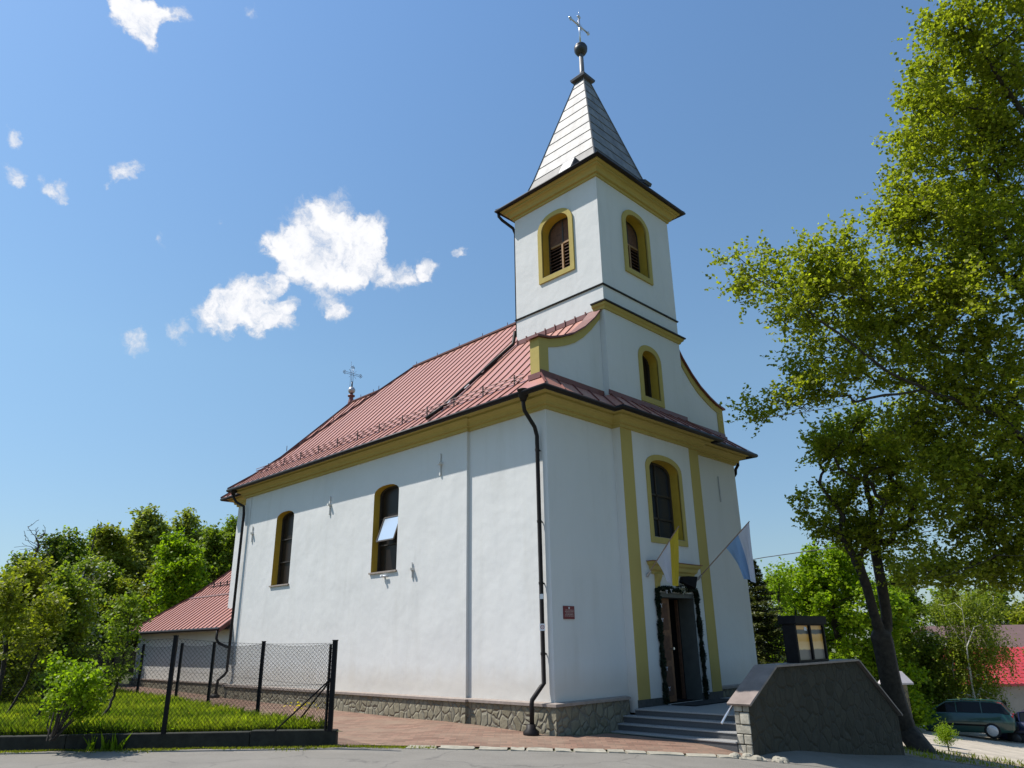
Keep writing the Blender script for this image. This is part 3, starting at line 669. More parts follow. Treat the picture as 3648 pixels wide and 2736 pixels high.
m = MB(); m.add(sq(.17, 19.16)+sq(.29, 19.22)+sq(.31, 19.30)+sq(.13, 19.52), [(i*4+k, i*4+(k+1) % 4, i*4+4+(k+1) % 4, i*4+4+k) for i in range(3) for k in range(4)]+[(3, 2, 1, 0), (12, 13, 14, 15)])
m.build('spire_cap', ZINCD, spire)
m = MB(); m.lathe((SC[0], SC[1], 19.4), [(.125, 0), (.085, .25), (.075, 1.08)], 16); m.build('finial_column', plain('dull_lead', (.16, .155, .15), .5, .3), spire, True)
m = MB(); m.lathe((SC[0], SC[1], 20.66), [(.07, -.25), (.16, -.20), (.225, -.08), (.235, .03), (.225, .05), (.235, .06), (.19, .16), (.09, .26), (.05, .29)], 20); m.build('finial_ball', ZINCD, spire, True)
# tower cross, arms along the facade
CZ = 21.72; m = MB()
m.tube([(SC[0], SC[1], 20.9), (SC[0], SC[1], 22.12)], .032, 8); m.tube([(SC[0]-.46, SC[1], CZ), (SC[0]+.46, SC[1], CZ)], .03, 8)
for p in ((SC[0]-.48, SC[1], CZ), (SC[0]+.48, SC[1], CZ), (SC[0], SC[1], 22.13)):
    for dx, dz in ((0, .045), (.045, 0), (-.045, 0), (0, -.045)): m.lathe((p[0]+dx, p[1], p[2]+dz-.04), [(.01, 0), (.036, .015), (.042, .04), (.036, .065), (.01, .08)], 10)
m.tube([(SC[0], SC[1], 22.15), (SC[0], SC[1], 22.45)], [.012, .003], 6)
for k in range(4):
    for j in (-1, 0, 1):
        t = math.pi/4+k*math.pi/2+j*.28; L_ = .24 if j == 0 else .19
        m.tube([(SC[0]+.03*math.cos(t), SC[1], CZ+.03*math.sin(t)), (SC[0]+L_*math.cos(t), SC[1], CZ+L_*math.sin(t))], [.012, .004], 5)
m.build('tower_cross', SILVER, church, True)
# ridge cross over the chancel
FX, FY = CX, 14.93
fin = MB().lathe((FX, FY, 10.80), [(.17, -.12), (.12, .10), (.085, .30), (.085, .34), (.15, .345), (.15, .40), (.075, .41), (.06, .52)], 14).build('ridge_finial', DREDC, church, True)
MB().lathe((FX, FY, 11.43), [(.05, -.15), (.12, -.11), (.155, -.02), (.15, .04), (.10, .12), (.04, .15)], 18).build('finial_ball', GREYBALL, fin, True)
m = MB(); m.tube([(FX, FY, 11.57), (FX, FY, 11.82)], .035, 8)
zc = 12.17
for d in (-.035, .035):
    m.tube([(FX+d, FY, 11.8), (FX+d, FY, 12.42)], .009, 5); m.tube([(FX-.36, FY, zc+d), (FX+.36, FY, zc+d)], .009, 5)
def ring(mb, c, r, tr=.010):
    mb.tube([(c[0]+r*math.cos(t), c[1], c[2]+r*math.sin(t)) for t in [2*math.pi*k/12 for k in range(13)]], tr, 5, False)
for cx0, cz0, dx, dz in ((FX-.40, zc, -1, 0), (FX+.40, zc, 1, 0), (FX, 12.47, 0, 1)):
    ring(m, (cx0+dx*.045, FY, cz0+dz*.045), .035); ring(m, (cx0+dz*.05, FY, cz0+abs(dx)*.05), .035); ring(m, (cx0-dz*.05, FY, cz0-abs(dx)*.05), .035)
for k in range(4):
    t = math.pi/4+k*math.pi/2; m.tube([(FX+.05*math.cos(t), FY, zc+.05*math.sin(t)), (FX+.26*math.cos(t), FY, zc+.26*math.sin(t))], .006, 4)
m.tube([(FX-.10, FY, 11.5), (FX-.10, FY, 12.72)], .006, 4)
m.build('ridge_cross', plain('dark_wrought_metal', (.10, .10, .11), .4, .6), fin, True)
# snow guard along the left eave: rails and brackets
sg = MB()
gx, gz = .12, Rz(.12)
for h in (.06, .13, .20): sg.tube([(gx-.02, .75, gz+h), (gx-.02, YE-.75, gz+h)], .012, 5)
guard = sg.build('snow_guard', DREDC, roof)
for y in np.arange(1.05, YE-.7, 1.12):
    MB().obox((gx-.02, y, gz+.10), (.02, 0, 0), (0, .035, 0), (0, 0, .30)).obox((gx+.10, y, gz+.11), (.22, 0, -.02), (0, .02, 0), (0, 0, .02)).obox((gx+.14, y, gz+.16), (.14, 0, .12), (0, .02, 0), (0, 0, .02)).build('guard_bracket', GUT, church if False else roof)
# tower rainwater pipe lying down the roof, and its upper end under the tower gutter
m = MB(); m.tube([(2.60, T+.16, Rz(2.60)+.45), (2.52, T+.18, Rz(2.52)+.10), (.9, 3.72, Rz(.9)+.10), (.1, 3.78, Rz(.1)+.09), (-.38, 3.82, Rz(-.38)+.08)], .055, 8)
m.build('roof_rainpipe', GUT, roof, True)
for x in (2.05, 1.45, .85, .25): MB().obox((x, 3.55+.1*(2.4-x)/2, Rz(x)+.11), (.16, 0, .16), (0, .05, 0), (-.02, 0, .02)).build('pipe_clip', GREYBALL, roof)
m = MB(); m.tube([(X1-.34, T+.38, 14.02), (X1-.34, T+.36, 13.86), (X1-.26, T+.30, 13.74), (X1+.05, T+.13, 13.50), (X1+.13, T+.10, 13.3), (X1+.13, T+.10, 9.8)], .05, 8); m.build('downpipe', GUT, church, True)
# downpipes of the nave
def downpipe(pts, r=.047, name='downpipe'):
    o = MB().tube(pts, r, 10).build(name, GUT, church, True); return o
PY = .20
dp = downpipe([(-.47, PY+.02, 6.50), (-.47, PY+.02, 6.22), (-.44, PY+.02, 6.08), (-.14, PY, 5.75), (-.10+XF, PY, 5.55), (-.10+XF, PY, .36), (-.12, PY+.03, .30), (-.30, PY+.12, .06), (-.31, PY+.13, -.03), (-.31, PY+.13, -.60)])
MB().lathe((-.47, PY+.02, 6.30), [(.07, 0), (.09, .08), (.12, .11), (.12, .24), (.14, .25), (.14, .27)], 14).build('rain_hopper', GUT, dp, True)
MB().lathe((-.33, PY+.14, -.60), [(.16, -.03), (.16, .09), (.10, .14), (.09, .22)], 12).build('pipe_shoe', GUT, dp, True)
for z in (5.2, 3.6, 2.3, .9): MB().lathe((-.10+XF, PY, z), [(.056, 0), (.056, .05)], 10).obox((-.04+XF, PY, z+.02), (.1, 0, 0), (0, .02, 0), (0, 0, .03)).build('pipe_bracket', GUT, dp)
d2 = downpipe([(-.46, LN+.20, 6.44), (-.46, LN+.20, 6.22), (-.36, LN+.10, 6.02), (-.20, LN-.18, 5.85), (XR_-.13, LN-.20, 5.6), (XR_-.13, LN-.20, .40), (XR_-.16, LN-.10, .28), (XR_-.30, LN+.02, .12), (XR_-.32, LN+.04, -.38)])
MB().lathe((-.46, LN+.20, 6.28), [(.06, 0), (.08, .08), (.11, .1), (.11, .22)], 12).build('rain_hopper', GUT, d2, True)
MB().lathe((XR_-.33, LN+.05, -.42), [(.15, 0), (.15, .08), (.09, .13)], 12).build('pipe_shoe', GUT, d2, True)
downpipe([(WD+.38, .05, 6.44), (WD+.38, .05, 6.25), (WD+.33, .12, 6.12), (WD+.30, .12, 5.98), (WD+.12, .25, 5.70), (WD+.10, .25, 5.5), (WD+.10, .25, -.9)])
# wall anchors, lightning cable and a small vent pipe
for y, z0, z1 in ((8.80, 4.86, 5.42), (3.60, 5.20, 5.78), (4.66, 2.74, 3.12), (13.72, 4.55, 5.10)):
    MB().obox((XR_-.03, y, (z0+z1)/2), (.03, 0, 0), (0, .045, .0), (0, .01, z1-z0)).obox((XR_-.06, y-.03, (z0+z1)/2+.02), (.12, 0, 0), (0, .07, 0), (0, 0, .06)).build('wall_anchor', WHITE, church)
MB().obox((7.55, -.02, 5.3), (.035, 0, 0), (0, .02, 0), (-.0, 0, .75)).build('wall_anchor', plain('grey_anchor', (.45, .45, .47), .8), church)
MB().tube([(XR_-.02, 14.02, 6.16), (XR_-.02, 13.98, .05)], .006, 4).build('lightning_cable', plain('grey_cable', (.4, .4, .4), .6), church)
MB().lathe((XR_, 5.86, 2.86), [(.035, 0), (.035, .12), (.03, .125)], 12, (-1, 0, 0)).obox((XR_-.06, 5.80, 2.86), (.03, 0, 0), (0, .22, 0), (0, 0, .05)).build('vent_pipe', WPAINT, church, True)
# plinth
plp = [(XR_, LN), (XR_, PS), (XF, PS), (XF, 0), (2.36, 0)]
sweep(plp, [(0, -1.4), (.10, -1.4), (.10, -.07), (0, -.07)]).build('plinth', STONE, church)
sweep(plp, [(0, -.07), (.15, -.07), (.155, -.015), (.0, .004)]).build('plinth_ledge', LEDGE, church)
pr2 = [(X2+.10, 0), (WD, 0), (WD, LN)]
sweep(pr2, [(0, -2.2), (.10, -2.2), (.10, -.07), (0, -.07)]).build('plinth', STONE, church)
sweep(pr2, [(0, -.07), (.15, -.07), (.155, -.015), (.0, .004)]).build('plinth_ledge', LEDGE, church)
# doorway: passage, leaves, hood
D0, D1, DT = 3.60, 5.16, 2.24
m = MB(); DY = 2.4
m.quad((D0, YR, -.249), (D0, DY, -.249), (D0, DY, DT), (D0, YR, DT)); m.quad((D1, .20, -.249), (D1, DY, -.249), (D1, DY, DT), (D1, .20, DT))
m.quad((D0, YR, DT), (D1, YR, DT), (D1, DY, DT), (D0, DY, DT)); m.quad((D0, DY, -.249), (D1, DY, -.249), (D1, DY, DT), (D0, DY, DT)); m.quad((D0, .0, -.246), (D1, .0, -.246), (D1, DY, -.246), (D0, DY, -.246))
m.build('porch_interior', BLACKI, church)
MB().box(D1-.01, D1+.012, YR-.002, .20, -.245, DT).box(D0-.012, D0+.01, YR-.002, .20, -.245, DT).box(D0+.01, D1-.01, YR-.002, .20, DT-.11, DT-.006).build('door_jamb', GREYD, church)
dl = MB().box(D0+.012, D0+.77, -.02, .03, -.235, DT-.12).build('door', WOOD, church)
m = MB()
for z0, z1 in ((-.1, .55), (.68, 1.25), (1.38, 2.0)): m.box(D0+.12, D0+.66, -.035, -.018, z0, z1)
m.build('door_panel', WOODD, dl); MB().lathe((D0+.70, -.03, .95), [(.015, 0), (.015, .05), (.03, .06), (.03, .08)], 10, (0, -1, 0)).build('handle', SILVER, dl)
d2_ = MB().box(D1-.055, D1-.014, .22, .30, -.235, DT-.12).build('door', WOODD, church)
hp_ = [(3.42, YR), (5.22, YR)]
hood = sweep([(3.42, YR+.02), (3.42, YR), (5.22, YR), (5.22, YR+.02)], [(0, 2.66), (.035, 2.66), (.05, 2.72), (.10, 2.76), (.12, 2.84), (.17, 2.88), (.19, 2.94), (0, 2.94)]).build('door_hood', YELLOW, church)
sweep([(3.42, YR+.02), (3.42, YR), (5.22, YR), (5.22, YR+.02)], [(-.001, 2.941), (.215, 2.942), (.22, 2.955), (-.001, 2.975)]).build('hood_flashing', DREDC, hood)
for c in (3.58, 5.06):
    MB().prism([(YR, 2.30), (YR-.05, 2.34), (YR-.06, 2.46), (YR-.13, 2.60), (YR-.13, 2.66), (YR, 2.66)], lambda u, v: (c-.075, u, v), lambda u, v: (c+.075, u, v)).build('console', YELLOW, hood)

# ------------------------------------------------------------------ annex
an = empty('sacristy_annex', (0, LN, 0), 'low white sacristy annex with a red ribbed metal roof behind the church', 'annex')
def ab(mb, name, mat, parent=an, **k):
    mb.v = [(x, y-LN, z) for x, y, z in mb.v]; return mb.build(name, mat, parent, **k)
AY0, AY1, AX = 14.62, 23.2, .0
ab(MB().quad((AX, AY0, -.1), (AX, AY1, -.1), (AX, AY1, 1.78), (AX, AY0, 1.78)).quad((AX, AY1, -.1), (4, AY1, -.1), (4, AY1, 1.78), (AX, AY1, 1.78)).quad((AX, AY0, -.1), (1.2, AY0, -.1), (1.2, AY0, 2.9), (AX, AY0, 1.9)), 'wall', WHITE)
def Az(x): return float(np.interp(x, [-.40, 1.35, 4.3], [1.78, 3.10, 6.0]))
AHY = lambda x: 23.55-(x+.40)*.98
m = MB(); xs = [-.40, 1.35, 4.3]
for a, b in zip(xs[:-1], xs[1:]): m.quad((a, AY0-.02, Az(a)), (b, AY0-.02, Az(b)), (b, AHY(b), Az(b)), (a, AHY(a), Az(a)))
for a, b in zip(xs[:-1], xs[1:]): m.quad((a, AHY(a), Az(a)), (b, AHY(b), Az(b)), (9-b, AHY(b), Az(b)), (9-a, AHY(a), Az(a)))
ar = ab(m, 'roof', RED)
m = MB()
for y in np.arange(AY0+.05, 23.4, .37):
    xm = min(1.35, (23.55-y)/.98-.40); seam(m, [(-.40, y, Az(-.40)), (xm, y, Az(xm))], (-.6, 0, .8), .03, .03)
for y in np.arange(AY0+.1, 21.8, .30):
    xm = min(4.3, (23.55-y)/.98-.40)
    if xm > 1.45: seam(m, [(1.37, y, Az(1.37)), (xm, y, Az(xm))], (-.7, 0, .7), .03, .016)
ab(m, 'roof_seam', RIB, ar)
m = MB(); seam(m, [(1.35, AY0, Az(1.35)+.01), (1.35, AHY(1.35), Az(1.35)+.01)], (-.6, 0, .8), .02, .10); seam(m, [(x, AHY(x), Az(x)) for x in xs], (-.5, .5, .7), .05, .1); m.obox((.5, AY0-.05, 2.42), (1.95, 0, 1.45), (0, .03, 0), (0, 0, .16)); ab(m, 'ridge_cap', RIB, ar)
m = MB(); zz = Az(1.75)
for h in (.07, .15): m.tube([(1.75, AY0+.1, zz+h), (1.75, 21.0, zz+h)], .012, 5)
for y in np.arange(AY0+.3, 21.1, .62): m.obox((1.75, y, zz+.09), (.03, 0, 0), (0, .05, 0), (0, 0, .26))
ab(m, 'snow_guard', GUT, ar)
ab(MB().tube([(-.46, AY0-.05, 1.73), (-.46, 23.6, 1.73)], .06, 8), 'gutter', GUT)
ab(MB().quad((-.42, AY0, 1.72), (0, AY0, 1.72), (0, 23.5, 1.72), (-.42, 23.5, 1.72)), 'soffit', plain('brown_soffit', (.12, .09, .06), .8))
ab(MB().tube([(-.46, AY0+.12, 1.72), (-.46, AY0+.12, 1.42), (-.40, AY0+.05, 1.28), (-.24, AY0-.12, 1.18), (-.19, AY0-.3, 1.14)], .045, 8), 'downpipe', GUT, smooth=True)
ab(MB().box(-.09, 0, AY0, 23.3, -1.2, -.02), 'plinth', STONE)
ab(MB().box(-.13, -.001, AY0, 23.33, -.02, .02), 'plinth_ledge', LEDGE)

# ------------------------------------------------------------------ entrance steps and stone wall
st_ = empty('entrance_steps', (2.3, -.3, -.7), 'grey terrazzo steps and landing between the church door and the stone wall', 'steps')
def loc_(mb, o): mb.v = [(x-o[0], y-o[1], z-o[2]) for x, y, z in mb.v]; return mb
SO = (2.3, -.3, -.7)
for i, (x0, z1, x1_) in enumerate(((2.33, -.25, 8.9), (2.12, -.375, 2.33), (1.91, -.515, 2.12), (1.67, -.645, 1.91))):
    y1 = -.262 if x0 > 2.2 else -.102
    bd = loc_(MB().box(x0, x1_, -3.0, y1, -1.9, z1-.03), SO).build('landing' if i == 0 else 'step', RISER, st_)
    loc_(MB().box(x0-.02, x1_ if i == 0 else x1_+.015, -3.0, y1, z1-.03, z1), SO).build('tread', GRANITE, bd, bevel=.006)
tag(MB().box(3.5, 5.6, -1.05, -.42, -.249, -.225).build('rectangle', plain('matte_black', (.010, .010, .011), .9, 0, .3, 30), None, bevel=.005), 'wide black doormat on the landing before the open church door', 'rectangle')  # thin near-black rectangle lying flat on the landing
sw = empty('stone_wall', (1.7, -3.3, -.9), 'coarse stone parapet wall with sloping shoulders beside the entrance steps', 'stone wall')
WO = (1.7, -3.3, -.9)
YW0, YW1 = -3.30, -3.0
poly = [(1.71, -2.4), (9.25, -2.6), (9.25, -.70), (7.10, .60), (2.86, .60), (1.71, .02)]
loc_(MB().prism(poly, lambda u, v: (u, YW0, v), lambda u, v: (u, YW1, v)), WO).build('masonry', STONEW, sw)
def slab(p, q_, t=.045, ov=.09):
    p = Vector((p[0], 0, p[1])); q_ = Vector((q_[0], 0, q_[1])); d = q_-p; nn = Vector((-d.z, 0, d.x)).normalized()
    if nn.z < 0: nn = -nn
    c = (p+q_)/2+nn*t/2; return MB().obox((c.x, (YW0+YW1)/2, c.z), d, (0, YW1-YW0+2*ov, 0), nn*t)
loc_(slab((1.62, -.025), (2.86, .602)), WO).build('coping', COPING, sw, bevel=.006)
loc_(slab((2.86, .604), (7.10, .604)), WO).build('coping', COPING, sw, bevel=.006)
loc_(slab((7.10, .602), (9.34, -.755)), WO).build('coping', COPING, sw, bevel=.006)
# dressed quoins on the lit end, butted against the masonry
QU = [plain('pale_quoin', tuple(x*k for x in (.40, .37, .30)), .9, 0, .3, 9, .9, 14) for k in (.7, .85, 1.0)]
rg = random.Random(8); z = -.86
while z < -.06:
    h = min(rg.uniform(.15, .27), -.02-z)
    if rg.random() < .45: ys_ = [YW0-.004, YW1+.004]
    else: ys_ = [YW0-.004, YW0+rg.uniform(.12, .2), YW1+.004]
    for a, b in zip(ys_[:-1], ys_[1:]):
        ex = rg.uniform(.02, .045)
        loc_(MB().box(1.71-ex, 1.709, a+.006, b-.006, z+.008, z+h-.006), WO).build('quoin_stone', QU[rg.randrange(3)], sw, bevel=.015)
    z += h
tag(MB().tube([(1.80, -2.93, -.02), (1.62, -2.86, -.20), (1.50, -2.82, -.33)], .022, 8).build('handrail', SILVER), 'short end of a metal handrail sticking out behind the stone wall', 'handrail')
m = MB(); rg = random.Random(4)
for k in range(26):
    s0 = rg.uniform(3.05, 4.0); x, y = xy(s0, TE+rg.uniform(-.02, .32)); r0 = rg.uniform(.03, .11); z = G(x, y)
    m.lathe((x, y, z-.02), [(r0*.7, 0), (r0, r0*.4), (r0*rg.uniform(.6, .8), r0*.8), (r0*.3, r0*.95)], 7, (rg.uniform(-.3, .3), rg.uniform(-.3, .3), 1))
tag(m.build('rubble', EDGEST), 'loose broken stones and rubble where paving meets the wall foot', 'rubble', kind='stuff')
# notice board on the wall
nb = empty('notice_board', (4.7, -3.1, .65), 'black glazed notice case standing on top of the stone wall', 'notice board')
NO = (4.7, -3.1, .65); NX0, NX1, NY0, NY1 = 4.0, 5.50, -3.34, -3.06
def nbm(mb, name, mat, **k): return loc_(mb, NO).build(name, mat, nb, **k)
nbm(MB().box(NX0, NX1, NY0+.06, NY1, .652, 1.43), 'case', DARKM)
nbm(MB().box(NX0, NX0+.07, NY0, NY0+.06, .652, 1.43).box(NX1-.07, NX1, NY0, NY0+.06, .652, 1.43).box(4.72, 4.79, NY0, NY0+.06, .652, 1.43).box(NX0+.07, 4.72, NY0, NY0+.06, .652, .70).box(4.79, NX1-.07, NY0, NY0+.06, .652, .70).box(NX0+.07, 4.72, NY0, NY0+.06, 1.40, 1.43).box(4.79, NX1-.07, NY0, NY0+.06, 1.40, 1.43), 'frame', DARKM)
nbm(MB().box(NX0-.05, NX1+.07, NY0-.05, NY1+.06, 1.43, 1.60), 'canopy', DARKM, bevel=.01)
nbm(MB().tube([(4.45, -3.2, 1.6), (4.45, -3.2, 1.80)], .012, 5), 'spike', DARKM)
def board():  # case glazing: reflection of a sunlit wall painted in as orange and grey bands
    mm = Mat('painted_pane_reflection', .35, 0, .5); sp_ = mm.n('ShaderNodeSeparateXYZ'); mm.l(mm.co(), sp_.inputs[0])
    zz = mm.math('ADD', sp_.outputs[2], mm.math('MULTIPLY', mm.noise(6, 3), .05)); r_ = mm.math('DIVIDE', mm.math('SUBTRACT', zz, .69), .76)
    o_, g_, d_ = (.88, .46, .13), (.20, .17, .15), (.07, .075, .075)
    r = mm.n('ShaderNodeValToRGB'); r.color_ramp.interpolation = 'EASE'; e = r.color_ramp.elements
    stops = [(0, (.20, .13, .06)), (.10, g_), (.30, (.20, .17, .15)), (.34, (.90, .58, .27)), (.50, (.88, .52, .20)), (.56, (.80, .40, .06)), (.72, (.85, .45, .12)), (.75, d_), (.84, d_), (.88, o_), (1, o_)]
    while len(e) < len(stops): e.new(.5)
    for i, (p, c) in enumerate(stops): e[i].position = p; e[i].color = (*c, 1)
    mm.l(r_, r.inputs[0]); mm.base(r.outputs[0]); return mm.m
PANE_REFL = board()
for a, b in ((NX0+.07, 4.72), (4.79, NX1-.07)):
    pnl = nbm(MB().quad((a, NY0+.045, .70), (b, NY0+.045, .70), (b, NY0+.045, 1.40), (a, NY0+.045, 1.40)), 'reflection_pane', PANE_REFL)
MB().quad((4.52-NO[0], NY0+.04-NO[1], 1.30-NO[2]), (4.66-NO[0], NY0+.04-NO[1], 1.29-NO[2]), (4.66-NO[0], NY0+.04-NO[1], 1.37-NO[2]), (4.53-NO[0], NY0+.04-NO[1], 1.375-NO[2])).build('paper_note', WPAINT, nb)

# ------------------------------------------------------------------ things on the facade
pq = empty('wall_plaque', (.545, -.02, 1.73), 'small dark red metal plaque with a pale crest near the church corner', 'plaque')
PQ = (.545, -.02, 1.73)
loc_(MB().box(.37, .72, -.022, -.003, 1.60, 1.865), PQ).build('plate', plain('dark_red_enamel', (.16, .012, .016), .4, 0, .08, 9), pq)
TXT = plain('pale_lettering', (.42, .33, .30), .6, 0, .1, 9)
m = MB(); rg = random.Random(2)
for r_, z in enumerate((1.775, 1.745, 1.715, 1.685, 1.655)):
    x = .40+rg.uniform(0, .03)
    while x < .68:
        l_ = rg.uniform(.018, .05); m.box(x, min(x+l_, .695), -.0245, -.0225, z, z+.013); x += l_+.012
loc_(m, PQ).build('lettering', TXT, pq)
loc_(MB().prism([(.52, 1.85), (.535, 1.835), (.545, 1.852), (.555, 1.835), (.572, 1.85), (.568, 1.815), (.545, 1.798), (.524, 1.815)], lambda u, v: (u, -.0245, v), lambda u, v: (u, -.0222, v)), PQ).build('crest', plain('white_crest', (.6, .58, .58), .5), pq)
# stickers on the pipe
sk_ = empty('pipe_sign', (-.14, PY-.06, 1.62), 'small square white no entry style sticker sign on the corner downpipe', 'sign')
SK = (-.14, PY-.06, 1.62); nx = Vector((-.72, -.69, 0)); tx = Vector((.69, -.72, 0))
c0 = Vector((-.07, PY, 1.44))+nx*.064
loc_(MB().obox(c0, tx*.11, nx*.004, (0, 0, .14)), SK).build('plate', WPAINT, sk_)
m = MB(); 
for k in range(16):
    t0, t1 = 2*math.pi*k/16, 2*math.pi*(k+1)/16; c1 = c0+nx*.003
    m.add([c1+tx*math.cos(t)*r_+Vector((0, 0, math.sin(t)*r_)) for t, r_ in ((t0, .03), (t1, .03), (t1, .042), (t0, .042))], [(0, 1, 2, 3)])
for s0 in (-1, 1): m.add([c1+tx*a+Vector((0, 0, b*s0)) for a, b in ((-.022, -.026), (-.026, -.022), (.022, .026), (.026, .022))], [(0, 1, 2, 3)])
loc_(m, SK).build('red_mark', plain('red_print', (.35, .06, .06), .6), sk_)
tag(MB().obox(Vector((-.07, PY, 2.05))+nx*.063, tx*.075, nx*.004, (0, 0, .10)).build('pipe_sticker', WPAINT), 'tiny plain pale sticker higher up on the corner downpipe', 'sticker')
# floodlight
fl = empty('floodlight', (4.42, -.30, 2.42), 'black box floodlight tilted above the garlanded church door', 'floodlight')
ax = Vector((.80, -.55, -.25)).normalized(); sx_ = ax.cross(Vector((0, 0, 1))).normalized(); uz = sx_.cross(ax)
m = MB(); 
ringz = [(-.20, .09, .07), (-.05, .13, .11), (.13, .18, .14), (.15, .19, .15)]
P = []
cF = Vector((.13, -.22, .09))
for d, a, b in ringz: P += [cF+ax*d+sx_*a*i+uz*b*j for i, j in ((-1, -1), (1, -1), (1, 1), (-1, 1))]
m.add(P, [(i*4+k, i*4+(k+1) % 4, i*4+4+(k+1) % 4, i*4+4+k) for i in range(3) for k in range(4)]+[(3, 2, 1, 0), (12, 13, 14, 15)])
m.build('housing', DARKM, fl, bevel=.015)
MB().tube([(.0, .06, -.02), (.0, -.10, -.02), (.08, -.20, .02)], .018, 6).build('bracket', DARKM, fl)
# garland round the door
ga = empty('door_garland', (4.38, -.3, -.2), 'dark evergreen garland with small white bows around the church door', 'garland')
GO = np.array((4.38, -.3, -.2))
rngn = np.random.default_rng(7)
path = np.array([(3.50, -.30, -.22), (3.49, -.30, 1.0), (3.50, -.30, 2.28), (3.60, -.30, 2.33), (4.4, -.31, 2.30), (5.18, -.31, 2.34), (5.24, -.30, 2.2), (5.26, -.30, 1.0), (5.26, -.30, -.24)])
seg = np.diff(path, axis=0); L_ = np.linalg.norm(seg, axis=1); cum = np.r_[0, np.cumsum(L_)]
tt = rngn.uniform(0, cum[-1], 16000); idx = np.clip(np.searchsorted(cum, tt)-1, 0, len(L_)-1); fr_ = (tt-cum[idx])/L_[idx]
pc = path[idx]+seg[idx]*fr_[:, None]; rad = .052+.018*np.sin(tt*9)+.012*np.sin(tt*23); dd = rngn.normal(size=(16000, 3)); dd /= np.linalg.norm(dd, axis=1, keepdims=True)
foliage('needles', pc+dd*rad[:, None]*rngn.uniform(.5, 1.25, (16000, 1))-GO, .055, L_GAR, ga, rngn, .1, .35)
m = MB(); m.tube([Vector(p-GO) for p in path], .035, 6); m.build('core_rope', plain('dark_rope', (.01, .012, .008), .9), ga)
RIBN = plain('white_ribbon', (.62, .62, .68), .6)
for px_, pz_ in ((3.50, 1.95), (3.50, 1.62), (3.52, .55), (3.56, .12), (5.25, .35), (5.24, 1.0), (3.78, 2.27), (3.98, 2.30), (5.24, -.05)):
    m = MB(); c = Vector((px_, -.375, pz_))-Vector(GO)
    for s0 in (-1, 1): m.add([c, c+Vector((s0*.035, -.01, .022)), c+Vector((s0*.045, 0, 0)), c+Vector((s0*.03, .01, -.018))], [(0, 1, 2, 3)]); m.add([c, c+Vector((s0*.006, 0, 0)), c+Vector((s0*.018, -.004, -.07)), c+Vector((s0*.007, 0, -.072))], [(0, 1, 2, 3)])
    m.build('bow', RIBN, ga)
cen = rngn.normal(size=(80, 3))*np.array((.09, .03, .06))+np.array((4.52, -.40, 2.36))-GO; foliage('white_flowers', cen, .05, L_BLOS, ga, rngn)
# flags: poles slant out from the facade, cloth hangs limp
def flag(name, base, tip, h0, drop, c_low, c_up, label, fold, _k, conv, seed, mu, frac=.5):
    o = empty(name, base, label, 'flag'); B = Vector(base); Tp = Vector(tip)
    MB().tube([Vector((0, 0, 0)), Tp-B], .014, 8).build('flagpole', plain('pale_wood_pole', (.30, .20, .15), .6), o)
    MB().lathe((0, 0, 0), [(.03, -.02), (.035, .0), (.03, .14), (.022, .15)], 10, (Tp-B)).build('pole_socket', GREYBALL, o)
    H0 = (Tp-B)*h0; H1 = (Tp-B)*.995; nu, nv = 25, 30; vs = []; d = (H1-H0); hd = Vector((d.x, d.y, 0)).normalized(); sd_ = Vector((-hd.y, hd.x, 0))
    for j in range(nv+1):
        v = j/nv; shrink = 1-conv*v**.8
        for i in range(nu+1):
            u = i/nu; base_ = H0+d*u; mid = H0+d*mu; p = mid+(base_-mid)*shrink
            p = Vector((p.x, p.y, p.z*(1)-drop*v*(1-.12*abs(u-.5))))
            if True: p.z = (H0.z+d.z*u)*(1-v)+(H0.z+d.z*mu-drop+.06*math.sin(u*3+seed))*v
            am = fold*min(1, v*2.2)
            p += sd_*(am*math.sin(u*11+seed+v*1.4)+.4*am*math.sin(u*23+seed*2-v)); vs.append(p)
    fs = [(j*(nu+1)+i, j*(nu+1)+i+1, (j+1)*(nu+1)+i+1, (j+1)*(nu+1)+i) for j in range(nv) for i in range(nu)]
    half = int(nu*frac)
    for nm, mat, rr in (('lower_stripe', c_low, lambda i: i < half), ('upper_stripe', c_up, lambda i: i >= half)):
        ff = [f for k, f in enumerate(fs) if rr(k % nu)]; us = sorted({i for f in ff for i in f}); mp = {a: b for b, a in enumerate(us)}
        MB().add([vs[i] for i in us], [tuple(mp[i] for i in f) for f in ff]).build(nm, mat, o, True)
def cloth(name, col):
    mm = Mat(name, .8, 0, .2); mm.base(col); tr = mm.n('ShaderNodeBsdfTranslucent'); tr.inputs[0].default_value = (*col, 1); mi = mm.n('ShaderNodeMixShader'); mi.inputs[0].default_value = .5
    mm.l(mm.b.outputs[0], mi.inputs[1]); mm.l(tr.outputs[0], mi.inputs[2]); mm.l(mi.outputs[0], mm.t.nodes['Material Output'].inputs[0]); return mm.m
CW, CB, CY = cloth('white_cloth', (.72, .72, .80)), cloth('pale_blue_cloth', (.30, .46, .70)), cloth('yellow_cloth', (.66, .49, .05))
flag('blue_white_flag', (5.44, -.26, 2.62), (5.50, -1.86, 3.93), .55, 1.40, CB, CW, 'limp pale blue and white flag on the pole right of the door', .07, 1, .58, 1, .92, .52)
flag('yellow_white_flag', (3.18, -.26, 2.60), (3.18, -1.25, 3.66), .29, .98, CW, CY, 'limp white and yellow flag on the pole left of the door', .045, 1, .66, 2.2, .60, .60)

